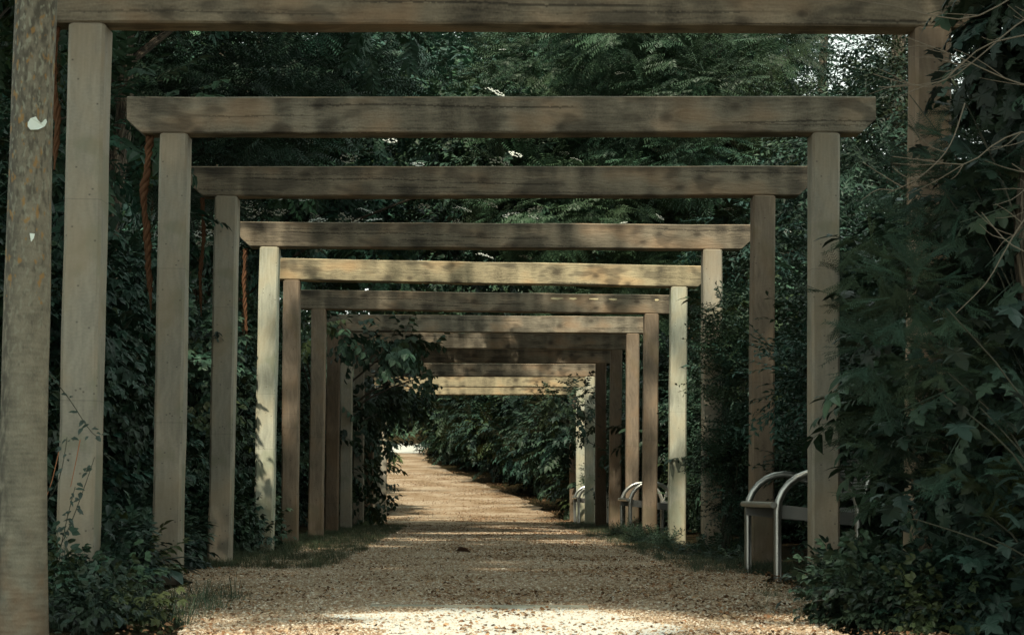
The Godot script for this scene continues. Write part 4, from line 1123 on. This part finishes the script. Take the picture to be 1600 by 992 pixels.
func build_vine() -> void:
	rng.seed = 66
	var t := thing("climbing_vine", Vector3(-1.6, 0, -7.66), "thin vine with small leaves and reddish shoots trailing across the nearest left post", "vine")
	begin()
	var runs := [[Vector3(-0.14, 1.0, 0.03), Vector3(-0.02, 0.86, 0.05), Vector3(0.06, 0.74, 0.05), Vector3(0.1, 0.7, 0.04)], [Vector3(-0.12, 0.1, 0.05), Vector3(0.0, 0.35, 0.06), Vector3(0.06, 0.52, 0.06), Vector3(0.09, 0.62, 0.05)], [Vector3(-0.2, 0.3, 0.05), Vector3(-0.06, 0.5, 0.06), Vector3(-0.02, 0.7, 0.06)], [Vector3(-0.05, 0.0, 0.1), Vector3(-0.03, 0.25, 0.1), Vector3(0.02, 0.5, 0.08)]]
	var pts := []
	for r in runs:
		var c := curve_points(r, 10)
		pts.append_array(c)
		tube(c, taper(0.0025, 0.0015, 10), 5)
	part("stem", commit(), M.stem, t)
	for r in [[Vector3(0.035, 0.69, 0.07), Vector3(0.02, 0.6, 0.075), Vector3(0.0, 0.5, 0.07)], [Vector3(-0.05, 0.64, 0.07), Vector3(-0.075, 0.52, 0.075), Vector3(-0.1, 0.45, 0.07)], [Vector3(-0.13, 0.98, 0.05), Vector3(-0.16, 0.88, 0.06), Vector3(-0.2, 0.82, 0.06)]]:
		begin()
		tube(curve_points(r, 8), taper(0.0022, 0.0016, 8), 5)
		part("red_shoot", commit(), M.red_stem, t)
	for k in 95:
		begin()
		var a := rf(0, TAU)
		leaf(Vector3.ZERO, Vector3(cos(a), rf(-0.8, 0.2), absf(sin(a)) * 0.6 + 0.1).normalized(), Vector3(rf(-0.4, 0.4), 0.8, 0.6).normalized(), rf(0.018, 0.042), rf(0.011, 0.022), 0.3, 0.12)
		var o := part("leaf", commit(), plain(Color(0.028, 0.05, 0.034) * rf(0.7, 1.3), 0.5, 0.2), t)
		o.position = pts[rng.randi_range(0, pts.size() - 1)] + Vector3(rf(-0.02, 0.02), rf(-0.02, 0.02), rf(0, 0.03))

func build_dead_branch() -> void:
	rng.seed = 68
	var t := thing("bare_branch", Vector3(2.1, 1.5, -6.0), "bare pale branch with forked twigs reaching in at the upper right corner", "branch")
	var L := [
		[Vector3(0.0, 0.02, 0), Vector3(-0.3, 0.16, 0.02), Vector3(-0.5, 0.05, 0.04), Vector3(-0.64, 0.06, 0.05), Vector3(-0.74, 0.07, 0.05)],
		[Vector3(0.0, 0.3, -0.05), Vector3(-0.3, 0.32, 0.0), Vector3(-0.52, 0.4, 0.03), Vector3(-0.7, 0.46, 0.05)],
		[Vector3(0.0, 0.75, 0.05), Vector3(-0.3, 0.62, 0.05), Vector3(-0.5, 0.52, 0.05), Vector3(-0.74, 0.56, 0.05), Vector3(-0.95, 0.6, 0.02)],
		[Vector3(0.0, 0.72, 0.0), Vector3(-0.34, 0.5, 0.02), Vector3(-0.55, 0.33, 0.03), Vector3(-0.78, 0.3, 0.03)],
		[Vector3(-0.5, 0.25, 0.03), Vector3(-0.56, 0.1, 0.05), Vector3(-0.66, -0.0, 0.06), Vector3(-0.76, -0.05, 0.06)],
		[Vector3(0.0, -0.2, 0.0), Vector3(-0.14, -0.14, 0.0), Vector3(-0.26, 0.0, 0.0), Vector3(-0.34, 0.06, 0.0)],
		[Vector3(0.0, -0.25, 0.08), Vector3(-0.16, -0.28, 0.06), Vector3(-0.36, -0.2, 0.02), Vector3(-0.44, -0.1, 0.0)],
		[Vector3(0.0, 0.5, 0.1), Vector3(-0.2, 0.48, 0.1), Vector3(-0.46, 0.42, 0.08), Vector3(-0.6, 0.3, 0.06), Vector3(-0.8, 0.34, 0.04)],
		[Vector3(-0.1, 0.1, -0.1), Vector3(-0.28, -0.12, -0.1), Vector3(-0.4, -0.32, -0.1), Vector3(-0.5, -0.42, -0.1)],
	]
	for l in L:
		begin()
		var c := curve_points(l, 14)
		tube(c, taper(0.0034 if l[0].x > -0.2 else 0.0022, 0.0012, 14), 7, 0.08)
		for k in 5:
			var p: Vector3 = c[rng.randi_range(4, 13)]
			var e := p + Vector3(rf(-0.18, -0.03), rf(-0.1, 0.1), rf(-0.05, 0.05))
			tube(curve_points([p, p.lerp(e, 0.5) + Vector3(0, rf(-0.02, 0.02), 0), e], 5), taper(0.0018, 0.0007, 5), 5)
		part("twig", commit(), M.twig, t)

func build_grass() -> void:
	rng.seed = 70
	var sets := [["grass_tufts", "long green grass at the lower left corner beside the trunk", 150, -1.62, -0.95, 6.35, 8.4, 0.25, 0.75, Color(0.055, 0.085, 0.05)],
		["grass_verge", "short grass creeping over the left edge of the path", 5200, -1.8, -0.85, 11.5, 27.0, 0.18, 0.42, Color(0.05, 0.07, 0.036)],
		["grass_margin", "short grass and weeds along the right edge of the path", 3800, 1.35, 2.05, 11.0, 30.0, 0.18, 0.42, Color(0.05, 0.072, 0.04)],
		["grass_patch", "thin grass at the lower right edge of the path", 220, 1.2, 1.6, 6.4, 9.6, 0.12, 0.3, Color(0.07, 0.09, 0.05)]]
	for s in sets:
		var at := []; var cols := PackedColorArray()
		for k in int(s[2]):
			var d := rf(s[5], s[6]); var u := pow(rng.randf(), 1.6)
			if s[3] > 0: u = 1.0 - u
			var x := lerpf(s[3], s[4], u)
			if edge.get_noise_2d(x * 1.5, d * 1.5 + 90.0) < rf(-0.5, 0.1): continue
			var c := rf(s[7], s[8])
			at.append(Transform3D(Basis(Vector3.UP, rf(0, TAU)).scaled(Vector3.ONE * c), Vector3(x, land(x, -d) - 0.005, -d)))
			var f := rf(0.7, 1.35)
			cols.append(Color(s[9].r * f * rf(0.9, 1.3), s[9].g * f, s[9].b * f))
		var o := multi(s[0], leaf_meshes.grass, M.dull_leaf, at, cols)
		tag(o, s[1], "grass", "", "stuff")

func build_small_things() -> void:
	rng.seed = 80
	# the flush concrete footing that crosses the path at the first frame
	begin()
	var n := 60
	for k in n:
		var x0 := lerpf(-1.5, 0.5, float(k) / n); var x1 := lerpf(-1.5, 0.5, float(k + 1) / n)
		var z0 := -7.78 + edge.get_noise_2d(x0 * 6.0, 3.0) * 0.03; var z1 := -7.78 + edge.get_noise_2d(x1 * 6.0, 3.0) * 0.03
		if edge.get_noise_2d(x0 * 2.2, 77.0) > 0.16: continue
		var y := 0.019
		quad_s(Vector3(x0, y, z0 + 0.04), Vector3(x1, y, z1 + 0.04), Vector3(x1, y, z1 - 0.05), Vector3(x0, y, z0 - 0.05), Vector3.UP, Vector3.UP, Vector3.UP, Vector3.UP, Vector2(x0, 0) * 0.5, Vector2(x1, 0) * 0.5, Vector2(x1, 0.3) * 0.5, Vector2(x0, 0.3) * 0.5)
		quad_s(Vector3(x0, y, z0 + 0.04), Vector3(x1, y, z1 + 0.04), Vector3(x1, -0.02, z1 + 0.05), Vector3(x0, -0.02, z0 + 0.05), Vector3.BACK, Vector3.BACK, Vector3.BACK, Vector3.BACK, Vector2(x0, 0) * 0.5, Vector2(x1, 0) * 0.5, Vector2(x1, 0.1) * 0.5, Vector2(x0, 0.1) * 0.5)
	var c := part("concrete_strip", commit(), M.concrete)
	tag(c, "worn pale concrete strip set flush across the path at the nearest frame", "paving", "", "structure")
	# pale concrete patch, the pool of sun on the path painted into its colour
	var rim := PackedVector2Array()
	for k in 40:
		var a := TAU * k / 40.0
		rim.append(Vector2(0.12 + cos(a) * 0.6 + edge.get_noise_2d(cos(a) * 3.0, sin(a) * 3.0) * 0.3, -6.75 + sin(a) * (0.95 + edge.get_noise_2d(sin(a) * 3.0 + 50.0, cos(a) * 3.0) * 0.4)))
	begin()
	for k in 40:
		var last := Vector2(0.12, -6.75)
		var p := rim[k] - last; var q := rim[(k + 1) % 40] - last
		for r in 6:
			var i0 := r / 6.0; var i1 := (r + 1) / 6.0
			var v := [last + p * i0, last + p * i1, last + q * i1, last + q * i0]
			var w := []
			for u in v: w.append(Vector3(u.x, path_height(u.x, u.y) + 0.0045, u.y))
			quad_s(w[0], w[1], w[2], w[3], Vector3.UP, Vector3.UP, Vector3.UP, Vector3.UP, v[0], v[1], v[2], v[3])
	var pad := part("painted_sun_patch", commit(), M.sunlit_pale)
	tag(pad, "concrete patch in the path foreground, the pool of sunlight painted into its pale colour", "paving", "", "structure")
	# one curled dry leaf on the path
	begin()
	for sd in [-1.0, 1.0]: leaf(Vector3(-0.055, 0.008, 0), Vector3(1, 0.16, 0).normalized(), Vector3(0.1, 1.0, sd * 0.7).normalized(), 0.12, 0.07, 0.35, 0.22)
	stick(Vector3(-0.05, 0.012, 0), Vector3(-0.09, 0.03, 0.01), 0.0025)
	var lf := part("dry_leaf", commit(), plain(Color(0.07, 0.035, 0.018), 0.8))
	lf.position = Vector3(-0.04, path_height(-0.04, -14.96) + 0.004, -14.96)
	lf.rotation.y = 0.3
	tag(lf, "curled dark brown dry leaf lying alone in the middle of the path", "leaf")

# ------------------------------------------------------------------ scene

func _ready() -> void:
	var cam := Camera3D.new()
	cam.name = "camera"
	var lens := CameraAttributesPhysical.new()
	lens.frustum_near = 0.05
	lens.frustum_far = 600.0
	lens.frustum_focal_length = 60.0
	lens.frustum_focus_distance = 13.0
	lens.exposure_aperture = 13.0
	cam.attributes = lens
	cam.projection = Camera3D.PROJECTION_FRUSTUM
	cam.near = 0.05
	cam.far = 600.0
	cam.size = cam.near * 992.0 / 2930.0
	cam.frustum_offset = Vector2(0, 0.044156) * cam.near
	cam.position = Vector3(0, 0.48, 0)
	cam.rotation = Vector3(0.05, -0.023204, 0.005236)
	cam.current = true
	add_child(cam)
	var we := WorldEnvironment.new()
	we.name = "environment"
	var env := Environment.new()
	env.background_mode = Environment.BG_SKY
	var sm := ProceduralSkyMaterial.new()
	sm.sky_top_color = Color(0.88, 0.95, 0.93)
	sm.sky_horizon_color = Color(0.97, 0.99, 0.95)
	sm.sky_curve = 0.2
	sm.ground_bottom_color = Color(0.2, 0.19, 0.16)
	sm.ground_horizon_color = Color(0.5, 0.5, 0.45)
	sm.sun_angle_max = 4.0
	sm.energy_multiplier = 1.25
	var sky := Sky.new()
	sky.sky_material = sm
	env.sky = sky
	env.tonemap_mode = Environment.TONE_MAPPER_LINEAR
	env.tonemap_exposure = 1.28
	env.sdfgi_enabled = true
	env.ssao_enabled = true
	env.ssil_enabled = true
	we.environment = env
	add_child(we)
	var sun := DirectionalLight3D.new()
	sun.name = "sun"
	sun.light_energy = 1.4
	sun.light_angular_distance = 1.6
	sun.light_color = Color(1.0, 0.965, 0.88)
	sun.shadow_enabled = true
	sun.look_at_from_position(sun_dir * 50.0, Vector3.ZERO)
	add_child(sun)

	make_materials()
	make_twigs()
	set_sun_tubes()
	build_ground()
	build_frames()
	build_trees()
	build_hedges()
	build_near_trunk()
	bench(-10.78, "nearest steel bench with two hoop arms and a slatted back, behind the second right post")
	bench(-20.6, "middle steel bench, its hoops showing on both sides of the sixth right post")
	bench(-30.2, "farthest small steel bench between the tenth and eleventh right posts")
	build_ropes()
	build_near_plants()
	build_grass()
	build_small_things()
